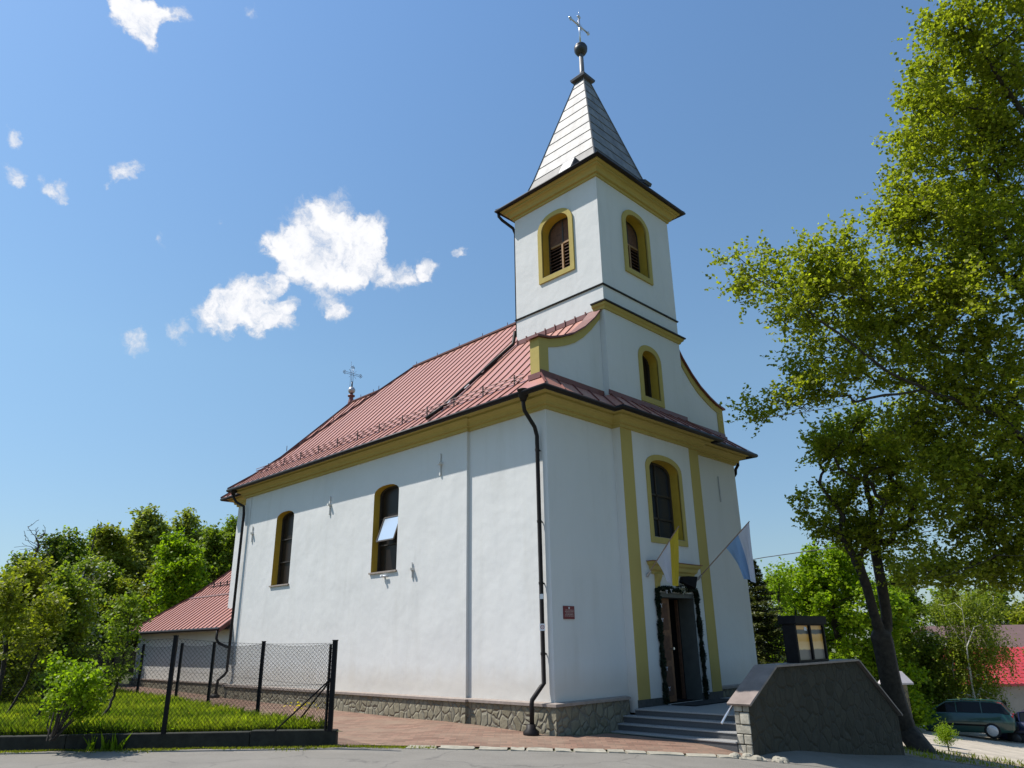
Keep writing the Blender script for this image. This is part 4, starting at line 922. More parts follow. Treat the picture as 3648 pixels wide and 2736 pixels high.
# ------------------------------------------------------------------ kerb wall and wire fence
ka = Vector((*xy(-4.0, TE-.03), 0)); kd = Vector((-ES[0], -ES[1], 0)); kn = Vector((ET[0], ET[1], 0))
kw = empty('kerb_wall', (ka.x, ka.y, -.5), 'low dark mossy concrete kerb wall holding up the fenced lawn', 'kerb wall')
L0 = 0; rg = random.Random(6)
for Ls in (1.55, 3.3, 3.5, 3.4, 3.4, 3.4):
    a = ka+kd*L0; b = ka+kd*(L0+Ls-.012); zt = -.285+rg.uniform(-.012, .012); hh = []
    p0 = a; mb = MB(); dz = rg.uniform(-.01, .015)
    P = [a+kn*.0, b+kn*.0, b+kn*.20, a+kn*.20]
    vs = [(p.x, p.y, -.95) for p in P]+[(p.x, p.y, zt+(dz if i in (1, 2) else 0)) for i, p in enumerate(P)]
    mb.add(vs, [(3, 2, 1, 0), (4, 5, 6, 7), (0, 1, 5, 4), (1, 2, 6, 5), (2, 3, 7, 6), (3, 0, 4, 7)])
    loc_(mb, (ka.x, ka.y, -.5)).build('kerb_block', KERBC, kw, bevel=.012); L0 += Ls
# short return along the paving
P = [ka+kn*.202, ka+kn*.202+Vector((-.18, .02, 0)), ka+Vector((.0, 1.9, 0))+Vector((-.18, 0, 0)), ka+Vector((.04, 1.9, 0))]
fence = empty('wire_fence', (-4.15, 1.45, -.27), 'black wire mesh fence on square posts around the lawn corner', 'fence')
FO = (-4.15, 1.45, -.27)
fdir = Vector((-.70, .714, 0))
cor = Vector((-4.02, 1.75, 0)); posts = []
fpt = [cor, cor+kd*2.95, cor+kd*7.0, cor+kd*10.5, cor+kd*14]
tops = [1.235, 1.36, 1.36, 1.36, 1.36]; front_run = [(p.x, p.y, -.28, t) for p, t in zip(fpt, tops)]
side_run = [(cor.x+.02, cor.y+.10, -.30, 1.22)]+[(x-.15, y, GZ(x, y)-.1, t) for (x, y), t in zip(FEN[1:], (1.25, 1.27, 1.27, 1.27, 1.28, 1.28))]
for k, (x, y, z0, z1) in enumerate(front_run+side_run[1:]):
    w_ = .045 if k else .055
    a, b = Vector((ES[0], ES[1], 0))*w_*1.3, Vector((ET[0], ET[1], 0))*w_
    loc_(MB().obox((x, y, (z0+z1)/2), a*1.15, b*1.3, (0, 0, z1-z0)).obox((x, y, z1+.008), a*1.35, b*1.5, (0, 0, .016)), FO).build('post', DARKM, fence)
x, y = cor.x, cor.y
loc_(MB().obox((x-.035, y+.09, .45), (.035, 0, 0), (0, .04, 0), (0, 0, 1.45)), FO).build('post', DARKM, fence)
# braces at the corner
for q_ in (cor+kd*.95+Vector((0, .05, -.26)), cor+Vector((-.02, 1.25, -.3))):
    loc_(MB().tube([(x, y, .62), q_], .016, 6), FO).build('brace', DARKM, fence)
def mesh_run(run, name):
    vs = []; fs = []; mb = MB(); wr = .0025
    for (xa, ya, za, ta), (xb, yb, zb, tb) in zip(run[:-1], run[1:]):
        A = Vector((xa, ya, 0)); B_ = Vector((xb, yb, 0)); L_ = (B_-A).length; d = (B_-A)/L_; nn = Vector((-d.y, d.x, 0))
        zl = lambda u: (max(za, -.25)+.03)+(max(zb, -.25)-max(za, -.25))*u/L_; zh = lambda u: (ta-.04)+(tb-ta)*u/L_-.05*math.sin(math.pi*u/L_)
        h = 1.5; cell = .075
        for sgn in (-1, 1):
            u = -h-2
            while u < L_+h:
                # line from (u, bottom) rising 1.15 per metre
                us = []
                n = 3; lo, hi = (0, h)
                pts = []
                u_at = lambda v: u+sgn*v/1.05 if sgn > 0 else u+h/1.05-v/1.05
                for i in range(n+1):
                    v = h*i/n; pts.append((u_at(v), v))
                pa, pb = pts[0], pts[-1]
                ta_, tb_ = 0.0, 1.0
                du = pb[0]-pa[0]
                t0_, t1_ = (0-pa[0])/du, (L_-pa[0])/du
                lo_, hi_ = max(0, min(t0_, t1_)), min(1, max(t0_, t1_))
                if hi_-lo_ > .01:
                    p0 = (pa[0]+du*lo_, h*lo_); p1 = (pa[0]+du*hi_, h*hi_)
                    def W3(p):
                        v = p[1]/h; z = zl(p[0])+(zh(p[0])-zl(p[0]))*v; return A+d*p[0]+Vector((0, 0, z))
                    a3, b3 = W3(p0), W3(p1); dd_ = (b3-a3)
                    up_ = dd_.cross(nn).normalized()
                    base = len(vs)
                    for P_ in (a3, b3):
                        vs.extend([P_+up_*wr, P_-up_*.5*wr+nn*wr, P_-up_*.5*wr-nn*wr])
                    fs.extend([(base+i, base+(i+1) % 3, base+3+(i+1) % 3, base+3+i) for i in range(3)])
                u += cell
        for v in (.0, .5, 1.0):
            pts = [A+d*(L_*i/8)+Vector((0, 0, zl(L_*i/8)+(zh(L_*i/8)-zl(L_*i/8))*v)) for i in range(9)]
            mb.tube(pts, .003, 4)
    mb.add(vs, fs); loc_(mb, FO).build(name, DARKM, fence)
mesh_run(front_run, 'wire_mesh'); mesh_run(side_run, 'wire_mesh')

# ------------------------------------------------------------------ trees
class Skel:
    """grows a branching wooden frame by joining targets to the nearest existing node"""
    def __init__(s, rng): s.rng = rng; s.nodes = []; s.par = []; s.tip = []
    def line(s, pts, n=6, start=None, wob=.0):
        last = start; P = [np.array(p, float) for p in pts]
        if start is None: s.nodes.append(P[0]); s.par.append(-1); last = len(s.nodes)-1; seq = P
        else: seq = [s.nodes[start]]+P
        for a, b in zip(seq[:-1], seq[1:]):
            for i in range(1, n+1):
                p = a+(b-a)*i/n+s.rng.normal(size=3)*wob*np.linalg.norm(b-a); s.nodes.append(p); s.par.append(last); last = len(s.nodes)-1
        return last
    def grow(s, target, seg=.8, droop=0.0, minr=1):
        A = np.array(s.nodes); d = np.linalg.norm(A-target, axis=1)+np.maximum(0, A[:, 2]-target[2])*1.1
        k = int(np.argmin(d)); a = A[k]; L_ = np.linalg.norm(target-a); n = max(2, int(L_/seg)); last = k
        perp = s.rng.normal(size=3)*.10*L_
        for i in range(1, n+1):
            t = i/n; p = a+(target-a)*t+perp*math.sin(math.pi*t); p[2] += droop*L_*math.sin(math.pi*t); s.nodes.append(p); s.par.append(last); last = len(s.nodes)-1
        s.tip.append(last); return last
    def mesh(s, rt, rtip=.008, p=2.4, nseg=6, fixed=None, ntrunk=0, cap=9):
        n = len(s.nodes); ch = [[] for _ in range(n)]
        for i, q in enumerate(s.par):
            if q >= 0: ch[q].append(i)
        r = [0.0]*n
        for i in range(n-1, -1, -1):
            v = sum(r[c]**p for c in ch[i]) if ch[i] else rtip**p; r[i] = v**(1/p)
        k = rt/r[0]; ex = math.log(rt/rtip)/math.log(max(r[0]/rtip, 1.01)); r = [rtip*(x/rtip)**ex for x in r]
        r = [v if i < ntrunk else v/(1+(v/cap)**3)**(1/3) for i, v in enumerate(r)]
        if fixed:
            for i, v in fixed.items(): r[i] = v
        mb = MB(); seen = set()
        for i in range(n):
            if s.par[i] >= 0 and ch[s.par[i]] and i == max(ch[s.par[i]], key=lambda c: r[c]) : continue
            if i in seen: continue
            chain = [i] if s.par[i] < 0 else [s.par[i], i]; cur = i
            while ch[cur]:
                nx_ = max(ch[cur], key=lambda c: r[c]); chain.append(nx_); cur = nx_
            rr = [r[c] for c in chain]
            if s.par[i] >= 0: rr[0] = min(rr[0]*.92, rr[1]*1.4)
            if len(chain) > 1: mb.tube([s.nodes[c] for c in chain], rr, nseg if rr[0] > .03 else 4, False)
        s.r = r; return mb
def ell(rng, c, r, n, shell=.45):
    d = rng.normal(size=(n, 3)); d /= np.linalg.norm(d, axis=1, keepdims=True); q = rng.uniform(shell, 1, (n, 1))**(1/2.2)
    return np.array(c)+d*q*np.array(r)
def sprigs(rng, pts, per, length, leaves, up=.5, spread=.06, axis=None, jit=.25):
    """leafy shoots around each point: returns leaf centres"""
    out = []; P = np.repeat(pts, per, axis=0); n = len(P)
    d = rng.normal(size=(n, 3)); d[:, 2] = d[:, 2]*.7+up
    if axis is not None: d = d*.6+axis
    d /= np.linalg.norm(d, axis=1, keepdims=True); L_ = length*rng.uniform(.5, 1.2, (n, 1)); s0 = P+rng.normal(size=(n, 3))*length*jit
    for k in range(leaves):
        t = (k+.5)/leaves; out.append(s0+d*L_*t+rng.normal(size=(n, 3))*spread*(1.15-t*.6))
    return np.concatenate(out)
def tree(name, label, cat, base, trunk, limbs, lobes, rt, leafmat, leafsz, per, slen, nleaf, seed, bark=BARK, group=None, up=.5, rtip=.010, seg=.8, crown='crown', droop=.0, spread=.06, extra=None, wob=.02, shellv=.45, aspect=.75, limbcap=1.0, jit=.25):
    rng = np.random.default_rng(seed); B = np.array(base, float); o = empty(name, tuple(B), label, cat, group)
    sk = Skel(rng); e = sk.line([B+np.array(p) for p in trunk], 6, wob=wob)
    for li in limbs:
        st0, pts = li; P0 = B+np.array(pts[0]); k = int(np.argmin([np.linalg.norm(nd-P0) for nd in sk.nodes])); sk.line([B+np.array(p) for p in pts], 4, k, wob)
    tg = np.concatenate([ell(rng, B+np.array(c), r, n, shellv) for c, r, n in lobes]) if lobes else np.zeros((0, 3))
    if len(tg):
        order = np.argsort(np.linalg.norm(tg-(B+np.array(trunk[-1])), axis=1)); tg = tg[order]
        for t in tg: sk.grow(t, seg, droop)
    mb = sk.mesh(rt, rtip, ntrunk=len(trunk)*6, cap=rt*limbcap)
    mb.v = [(x-B[0], y-B[1], z-B[2]) for x, y, z in mb.v]; mb.build('trunk', bark, o, True)
    if len(tg) and leafmat:
        mids = np.array([(sk.nodes[i]+sk.nodes[sk.par[i]])/2 for i in sk.tip]); pts = np.concatenate([tg, mids[::2]])
        lc = sprigs(rng, pts, per, slen, nleaf, up, spread, jit=jit)
        foliage(crown, lc-B, leafsz, leafmat, o, rng, aspect=aspect)
        if extra: foliage(extra[0], lc[rng.random(len(lc)) < extra[1]]-B+rng.normal(size=3)*.05, extra[2], extra[3], o, rng)
    return o
def pxlobe(B, px, py, D, rx, ry, n, rd=None):
    c = at(px, py, D)-np.array(B); k = D/FPX; r = (rx*k, (rd if rd else rx)*k, ry*k); return (c, (max(r[0], .3), max(r[0], .3)*.9, r[2]), n)
def relpx(B, L_): return [tuple(at(px, py, D)-np.array(B)) for px, py, D in L_]
# pollarded tree behind the wall, two stems
B = gp(3245, 20.5); B = (B[0], B[1], B[2])
pol_tr = [(0, 0, -.3)]+relpx(B, [(3228, 2600, 20.5), (3202, 2530, 20.5), (3178, 2450, 20.5), (3161, 2370, 20.5), (3146, 2290, 20.5)])
stemL = relpx(B, [(3128, 2230, 20.45), (3112, 2180, 20.4), (3088, 2090, 20.3), (3062, 2020, 20.2), (3034, 1970, 20.2)])
stemR = relpx(B, [(3160, 2240, 20.6), (3157, 2180, 20.65), (3141, 2085, 20.7), (3122, 1985, 20.8), (3112, 1880, 20.9), (3100, 1780, 20.9)])
tree('pollarded_tree', 'twin stemmed tree with cut back limbs and a leaning trunk behind the stone wall', 'tree', B, pol_tr,
     [(0, stemL), (0, stemR), (0, relpx(B, [(2990, 1900, 20.1), (2930, 1870, 20.0), (2870, 1825, 20)])), (0, relpx(B, [(3005, 1840, 20.3), (2960, 1780, 20.4), (2905, 1705, 20.4)])), (0, relpx(B, [(3090, 1760, 20.8), (3080, 1640, 20.8), (3060, 1470, 20.8)])), (0, relpx(B, [(3175, 1930, 20.9), (3190, 1870, 21)]))],
     [pxlobe(B, 3040, 1640, 20.6, 150, 100, 30), pxlobe(B, 3110, 1540, 20.8, 160, 60, 20), pxlobe(B, 3060, 1930, 20.2, 60, 60, 8), pxlobe(B, 3120, 1800, 20.8, 170, 120, 34), pxlobe(B, 2990, 1850, 20.3, 120, 90, 18), pxlobe(B, 3200, 1680, 20.8, 130, 130, 24), pxlobe(B, 2950, 1580, 20.4, 90, 50, 10), pxlobe(B, 3230, 2010, 20.6, 90, 90, 14), pxlobe(B, 2860, 1800, 20.0, 20, 20, 2)],
     .29, L_POP, .105, 7, .66, 15, 21, BARK, up=.7, rtip=.012, wob=.003, limbcap=.62, spread=.042, jit=.16)
# big tree whose trunk stands right of the picture
B = gp(4250, 17.5)
big_tr = [(0, 0, -.3), (0, .05, 2.0), (-.1, .1, 5.0), (-.3, .3, 9.0), (-.4, .5, 13.5), (-.4, .6, 18.0)]
lim = [(0, relpx(B, [(3800, 1700, 17.5), (3560, 1480, 17.5), (3330, 1400, 17.4), (3170, 1330, 17.3), (2990, 1190, 17.2), (2800, 1060, 17.2), (2640, 960, 17.2)])),
       (0, relpx(B, [(3300, 1385, 17.4), (3100, 1420, 17.2), (2900, 1460, 17.0), (2700, 1490, 17.0)])),
       (0, relpx(B, [(3800, 1250, 17.6), (3600, 1000, 17.6), (3400, 800, 17.5), (3250, 600, 17.5)])),
       (0, relpx(B, [(3850, 700, 17.6), (3650, 400, 17.6), (3480, 150, 17.5), (3400, -50, 17.5)])),
       (0, relpx(B, [(3850, 2050, 17.0), (3700, 1980, 16.6), (3550, 1980, 16.4), (3350, 2060, 16.2)]))]
LB = [(3560,60,200,150,50),(3380,110,90,110,18),(3440,330,230,190,70),(3300,300,95,110,18),(3600,420,150,200,50),(3400,600,230,180,70),(3260,480,80,90,12),(3260,700,110,110,20),(3560,760,180,180,60),(3360,850,220,160,60),(3180,780,80,60,10),
      (3500,1050,220,180,70),(3290,1080,160,150,42),(3140,1080,130,120,26),(2990,1000,130,90,22),(2860,1040,110,70,16),(2740,1020,100,60,12),(2640,1000,40,50,5),(2625,930,14,40,3),(2762,935,16,45,4),(2870,935,18,55,5),(2955,915,20,60,5),(3018,890,22,70,6),(3040,980,60,60,7),
      (2980,1180,170,90,26),(2850,1130,120,70,14),(3150,1270,160,120,30),(2900,1310,120,70,14),(3020,1370,120,60,12),(2800,1440,110,35,9),(2700,1480,60,22,5),(2880,1400,60,60,5),
      (3350,1330,190,170,56),(3560,1380,180,200,60),(3300,1540,170,140,42),(3520,1640,190,150,56),(3380,1700,130,110,24),(3600,1850,170,140,50),(3500,1950,120,110,30),(3340,1830,90,70,10),
      (3400,2040,110,60,20),(3560,2060,110,50,20),(3280,2050,90,40,8),(3640,1650,120,250,40),(3740,900,150,400,60),(3740,2000,140,130,26)]
tree('broad_poplar', 'towering leafy tree filling the right edge with one long branch reaching left', 'tree', B, big_tr, lim,
     [pxlobe(B, a, b, 17.2+((i*37) % 11)*.16, rx, ry, int(n*1.1)) for i, (a, b, rx, ry, n) in enumerate(LB)], .30, L_POP, .10, 4, .72, 16, 33, BARK, up=.75, rtip=.007, seg=.6, spread=.042, wob=.015, shellv=.15, limbcap=.27, jit=.16)

def simple_tree(name, label, px, D, top, halfw, leaf, seed, lsz, n=60, trunk_frac=.3, bark=BARKD, per=5, slen=.7, nleaf=8, group=None, bottom=None, up=.5, cat='tree', lean=0, extra=None, rt=None, spread=.1, shapes=None):
    B = gp(px, D); B = (B[0], B[1], B[2]-.1); H_ = float(at(px, top, D)[2]-B[2]); k = D/FPX; rw = halfw*k
    z0 = H_*trunk_frac if bottom is None else float(at(px, bottom, D)[2]-B[2])
    rng = np.random.default_rng(seed); lob = []
    m_ = 7
    for i in range(m_):
        t = (i+.5)/m_; zz = z0+(H_-z0)*t; wr = rw*math.sin(math.pi*(.18+.76*t))**.8
        a = rng.uniform(0, 6.28); off = rw*.35*(1-t*.6)
        lob.append(((lean*zz/H_+math.cos(a)*off, math.sin(a)*off, min(zz, H_-.12*(H_-z0))), (wr*.9, wr*.9, (H_-z0)/m_*.95), int(n*1.25/m_)))
    per = int(per*1.5)
    return tree(name, label, cat, B, [(0, 0, 0), (lean*.1, 0, H_*.3), (lean*.6, 0, H_*.62), (lean*.9, 0, H_*.88)], [], lob, rt or max(.05, H_*.017), leaf, lsz, per, slen, nleaf, seed, bark, group, up, .012, 1.0, spread=spread, extra=extra)
WG = 'trees of the wood beyond the lawn'
simple_tree('deciduous_tree', 'tallest yellow green rounded tree in the wood left of the church', 455, 50, 1800, 95, L_PALE, 101, .26, 84, .25, per=6, slen=.9, group=WG)
simple_tree('deciduous_tree', 'pale yellowish rounded treetop next to the tallest tree of the wood', 610, 58, 1806, 68, L_PALE, 102, .26, 70, .3, group=WG, per=6, slen=.9)
simple_tree('deciduous_tree', 'bright fresh green round tree just left of the annex roof ridge', 590, 40, 1890, 100, L_LIME, 103, .19, 90, .2, per=7, slen=.6, group=WG)
simple_tree('deciduous_tree', 'slender airy tree touching the rear corner of the church', 790, 46, 1822, 62, L_MID, 104, .20, 66, .25, group=WG)
simple_tree('deciduous_tree', 'dense grey green tree between bright round tree and church', 715, 46, 1865, 70, L_MID, 105, .22, 80, .2, group=WG)
simple_tree('deciduous_tree', 'olive tree left of the tallest tree with a blunt top', 330, 48, 1846, 62, L_OLIVE, 106, .23, 70, .25, group=WG)
simple_tree('deciduous_tree', 'grey green tree with thin crown in the middle of the wood', 195, 46, 1880, 60, L_MID, 107, .2, 56, .25, group=WG, extra=('blossom', .03, .16, L_BLOS))
simple_tree('deciduous_tree', 'dark narrow tree second from the left edge of the wood', 118, 44, 1905, 42, L_DARK, 108, .22, 60, .2, group=WG)
simple_tree('deciduous_tree', 'thin dull green tree at the far left edge behind the bare branches', 10, 48, 1975, 60, L_MID, 109, .22, 56, .2, group=WG)
simple_tree('blossoming_pear', 'fruit tree sprinkled with white blossom above the thicket', 250, 30, 2000, 75, L_MID, 110, .13, 60, .25, extra=('blossom', .16, .12, L_BLOS), cat='fruit tree', per=5, slen=.5)
BK = [('broad green tree in the back row left of the bare larch', 60, 62, 1985, 75, L_MID), ('back row tree behind the blossoming pear', 160, 60, 1925, 75, L_OLIVE), ('back row tree right of the bare larch', 290, 62, 1885, 75, L_MID), ('back row tree under the tallest treetop', 400, 64, 1880, 80, L_MID), ('back row tree filling the gap between tallest and pale treetops', 520, 64, 1872, 70, L_OLIVE), ('back row tree right of the pale treetop', 660, 64, 1872, 70, L_MID), ('back row tree behind the slender church side tree', 750, 66, 1862, 80, L_MID)]
for i, (lb, px, D, top, hw, lf) in enumerate(BK): simple_tree('deciduous_tree', lb, px, D, top, hw, lf, 180+i, .30, 70, .12, group=WG, per=6, slen=.9)
# bare trees
for nm, lb, px, D, top, hw, sd_, n in (('bare_tree', 'leafless spreading tree at the left edge of the wood', 55, 40, 1830, 95, 120, 150), ('bare_larch', 'thin leafless spire of a larch rising from the wood', 268, 47, 1820, 26, 121, 40), ('bare_tree', 'small leafless twiggy crown left of the tallest tree', 355, 56, 1822, 26, 122, 30)):
    o = simple_tree(nm, lb, px, D, top, hw, None, sd_, .1, n, .3, rt=.12, bark=BARK)
# middle rank of bushes and orchard trees
MG = 'orchard thicket trees behind the lawn'
MID = [('fruit_tree', 'olive leaved bushy tree directly behind the annex roof', 560, 44, 2010, 105, L_OLIVE, .19, 96), ('fruit_tree', 'bushy tree against the left end of the annex roof', 430, 40, 2060, 85, L_OLIVE, .13, 90),
 ('fruit_tree', 'mid green bushy tree below the tallest tree', 330, 40, 2010, 85, L_MID, .16, 80), ('fruit_tree', 'loose green tree in front of the white flowering one', 205, 24, 2060, 95, L_MID, .12, 90),
 ('fruit_tree', 'leafy tree with a crooked dark stem at the left edge', 40, 20, 2010, 85, L_OLIVE, .11, 80), ('fruit_tree', 'shaded bushy tree low behind the crooked one', 110, 28, 2100, 90, L_MID, .13, 90),
 ('fruit_tree', 'dark green tree tucked under the church roof corner', 690, 46, 2050, 85, L_DARK, .16, 80), ('fruit_tree', 'olive tree half hidden by the annex roof end', 760, 46, 2000, 70, L_OLIVE, .17, 70)]
for i, (nm, lb, px, D, top, hw, lf, ls, n) in enumerate(MID): simple_tree(nm, lb, px, D, top, hw, lf, 140+i, ls, n, .12, per=6, slen=.5, nleaf=9, group=MG, cat='tree', spread=.09)
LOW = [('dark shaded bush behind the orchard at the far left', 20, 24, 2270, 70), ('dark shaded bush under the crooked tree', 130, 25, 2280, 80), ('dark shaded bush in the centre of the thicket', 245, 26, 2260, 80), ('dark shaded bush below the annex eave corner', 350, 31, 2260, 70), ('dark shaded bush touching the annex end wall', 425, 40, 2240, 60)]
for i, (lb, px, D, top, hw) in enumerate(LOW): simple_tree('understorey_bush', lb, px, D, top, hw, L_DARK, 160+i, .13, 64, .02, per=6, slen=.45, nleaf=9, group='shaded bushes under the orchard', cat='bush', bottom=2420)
# near shrub on the lawn, slender saplings
Bp = gp(244, 13.0); B = (Bp[0], Bp[1], GZ(Bp[0], Bp[1])-.02)
o = empty('garden_shrub', B, 'bright leafy many stemmed shrub on the lawn behind the kerb', 'shrub'); rngs = np.random.default_rng(55)
mb = MB(); tips = []
tops_ = [(190, 2290), (230, 2330), (280, 2370), (330, 2350), (350, 2400), (310, 2290+120), (200, 2440), (180, 2480), (260, 2440), (300, 2480), (350, 2460), (235, 2390), (380, 2390), (290, 2340), (215, 2500), (330, 2520)]
for i, (px, py) in enumerate(tops_):
    tp = at(262+(px-262)*.85, py*.72+712, 13.0+rngs.uniform(-.5, .5))-np.array(B); a = np.array((rngs.normal()*.03, rngs.normal()*.03, 0)); md = (a+tp)/2+rngs.normal(size=3)*.05
    mb.tube([a, md, tp], [.016, .012, .005], 5); tips += [tp, md*.35+tp*.65]
mb.build('trunk', BARKD, o)
lc = sprigs(rngs, np.array(tips), 10, .24, 10, .5, .05); foliage('crown', lc, .075, L_LIME, o, rngs, aspect=.8)
def stick_tree(name, lb, pts, D, seed, lobes, leaf=L_MID, sz=.08, r=.03):
    Bq = gp(pts[0][0], D); B = (Bq[0], Bq[1], GZ(Bq[0], Bq[1])-.05)
    return tree(name, lb, 'sapling', B, [(0, 0, 0)]+relpx(B, [(a, b, D) for a, b in pts[1:]]), [], [pxlobe(B, a, b, D, rx, ry, n) for a, b, rx, ry, n in lobes], r, leaf, sz, 5, .35, 8, seed, BARKD, rtip=.006, spread=.05)
stick_tree('sapling', 'thin leaning sapling stem near the annex end', [(383, 2555), (405, 2480), (430, 2400), (450, 2300), (465, 2150)], 15.5, 61, [(440, 2290, 40, 60, 12), (450, 2190, 50, 60, 12), (420, 2400, 30, 30, 5)])
stick_tree('sapling', 'thin crooked dark sapling beside the garden shrub', [(60, 2560), (95, 2420), (140, 2310), (165, 2200)], 17, 62, [(140, 2230, 70, 60, 16), (90, 2300, 60, 50, 12), (170, 2170, 50, 50, 10)], L_OLIVE, .09)
stick_tree('sapling', 'dark crooked stem at the left edge of the lawn', [(4, 2560), (10, 2400), (20, 2280), (15, 2150)], 16, 63, [(30, 2200, 60, 60, 14), (20, 2110, 60, 60, 12), (60, 2280, 50, 30, 8)], L_OLIVE, .09, .05)
stick_tree('sapling', 'short bent stem standing in the grass left of the shrub', [(170, 2535), (158, 2500), (150, 2470)], 15.5, 64, [(150, 2440, 30, 30, 5)])

# right hand side ------------------------------------------------------------
def spruce(px, D, top, bottom, halfw, seed, label):
    rng = np.random.default_rng(seed); Bq = gp(px, D); B = np.array((Bq[0], Bq[1], Bq[2]-.1)); o = empty('spruce', tuple(B), label, 'spruce')
    H_ = float(at(px, top, D)[2]-B[2]); rw = halfw*D/FPX; mb = MB(); mb.tube([(0, 0, 0), (0, 0, H_*.5), (0, 0, H_)], [.16, .09, .01], 8); out = []
    z = .5
    while z < H_-.15:
        t = 1-z/H_; nb_ = 9 if t > .3 else 6; Rr = rw*min(1, t*1.45)**.9
        for k in range(nb_):
            a = rng.uniform(0, 6.28); L_ = Rr*rng.uniform(.75, 1.12); n = int(20+L_*70); s_ = np.sort(rng.uniform(.1, 1, n))
            dirx = np.array((math.cos(a), math.sin(a), 0)); p = dirx*(s_[:, None]*L_); zz = z+.10*L_-.30*L_*s_+.22*L_*s_**3
            lat = rng.normal(size=n)*(.22*L_*(1.1-s_)+.03); p = np.c_[p[:, 0]-lat*math.sin(a), p[:, 1]+lat*math.cos(a), zz-abs(lat)*.35-rng.random(n)*.10]; out.append(p)
            mb.tube([(0, 0, z+.1*L_), tuple(dirx*L_*.5+np.array((0, 0, z-.02*L_))), tuple(dirx*L_+np.array((0, 0, z+.02*L_)))], [.02, .012, .004], 4, False)
        z += .13+.14*t
    mb.build('trunk', BARKD, o); P = np.concatenate(out); foliage('crown', P, .15, L_SPR, o, rng, up=.7, aspect=.38); return o
spruce(2712, 25, 1960, 2500, 175, 71, 'dark spruce standing right behind the church corner')
simple_tree('maple_tree', 'broad bright lime green tree behind the glazed notice case', 2985, 33, 1960, 270, L_LIME, 72, .17, 230, .12, per=9, slen=.55, nleaf=10, bottom=2560, rt=.25)
simple_tree('young_tree', 'thin light green treetop between spruce and lime green tree', 2795, 30, 1990, 60, L_LIME, 73, .12, 40, .2, per=4, slen=.6)
simple_tree('maple_tree', 'shaded green tree right of the pollarded trunk', 3225, 36, 2050, 105, L_MID, 74, .15, 120, .12, per=8, slen=.5, nleaf=9, bottom=2560)
simple_tree('maple_tree', 'dark low tree behind the parked green estate car', 3190, 40, 2280, 170, L_DARK, 75, .17, 90, .05, per=8, slen=.5, bottom=2600)
simple_tree('distant_tree', 'hazy grey green tree above the brown roof', 3560, 75, 2085, 110, L_MID, 76, .36, 70, .2, per=6, slen=1.2, group='far trees above the roofs')
simple_tree('distant_tree', 'hazy tree rising over the red roof left of the birch top', 3400, 70, 2100, 100, L_MID, 77, .33, 70, .2, per=6, slen=1.2, group='far trees above the roofs')
simple_tree('distant_tree', 'low hazy tree at the right edge above the brown roof', 3680, 70, 2150, 90, L_OLIVE, 78, .33, 60, .2, per=6, slen=1.2, group='far trees above the roofs')
# birch
Bq = gp(3482, 34.0); B = (Bq[0], Bq[1], Bq[2]-.1)
rb = np.random.default_rng(81); o = empty('birch', B, 'slender weeping birch with white stem before the red roof', 'birch')
sk = Skel(rb); sk.line([B]+[at(*p) for p in ((3476, 2520, 34.0), (3462, 2440, 34.0), (3447, 2330, 34.0), (3437, 2240, 34.0), (3425, 2150, 34.0), (3410, 2080, 34.0))], 4, wob=.004)
for pts in ([(3405, 2255, 34.0), (3368, 2195, 33.8), (3352, 2130, 33.8)], [(3470, 2235, 34.0), (3515, 2215, 34), (3560, 2240, 34)]):
    P0 = at(3446, 2300, 34.0); k = int(np.argmin([np.linalg.norm(nd-P0) for nd in sk.nodes])); sk.line([at(*p) for p in pts], 4, k, .02)
tg = np.concatenate([ell(rb, at(a, b, 35), (rx*35/FPX, rx*35/FPX, ry*35/FPX), n) for a, b, rx, ry, n in ((3400, 2200, 70, 90, 30), (3470, 2120, 70, 80, 26), (3370, 2330, 75, 90, 34), (3470, 2290, 70, 70, 26), (3430, 2400, 90, 70, 34), (3550, 2290, 40, 50, 12), (3350, 2430, 50, 50, 14), (3500, 2440, 50, 40, 12))])
for t in tg[np.argsort(tg[:, 2])]: sk.grow(t, .7, .12)
mb = sk.mesh(.085, .006); mb.v = [(x-B[0], y-B[1], z-B[2]) for x, y, z in mb.v]; mb.build('trunk', BIRB, o, True)
lc = sprigs(rb, tg, 11, 1.1, 14, -.9, .05, np.array((0, 0, -1.2))); foliage('crown', lc-np.array(B), .10, L_BIR, o, rb)
# small conifer bush by the lot and tufts
Bq = gp(3300, 22.5); o = empty('dwarf_conifer', (Bq[0], Bq[1], Bq[2]), 'small green bushy conifer on the verge before the green car', 'bush'); rb = np.random.default_rng(9)
P = ell(rb, (0, 0, .38), (.21, .21, .26), 70, .1); lc = sprigs(rb, P, 6, .22, 7, 1.0, .02); foliage('crown', lc, .05, L_LIME, o, rb, aspect=.4); MB().tube([(0, 0, -.1), (0, 0, .4)], .02, 6).build('trunk', BARKD, o)

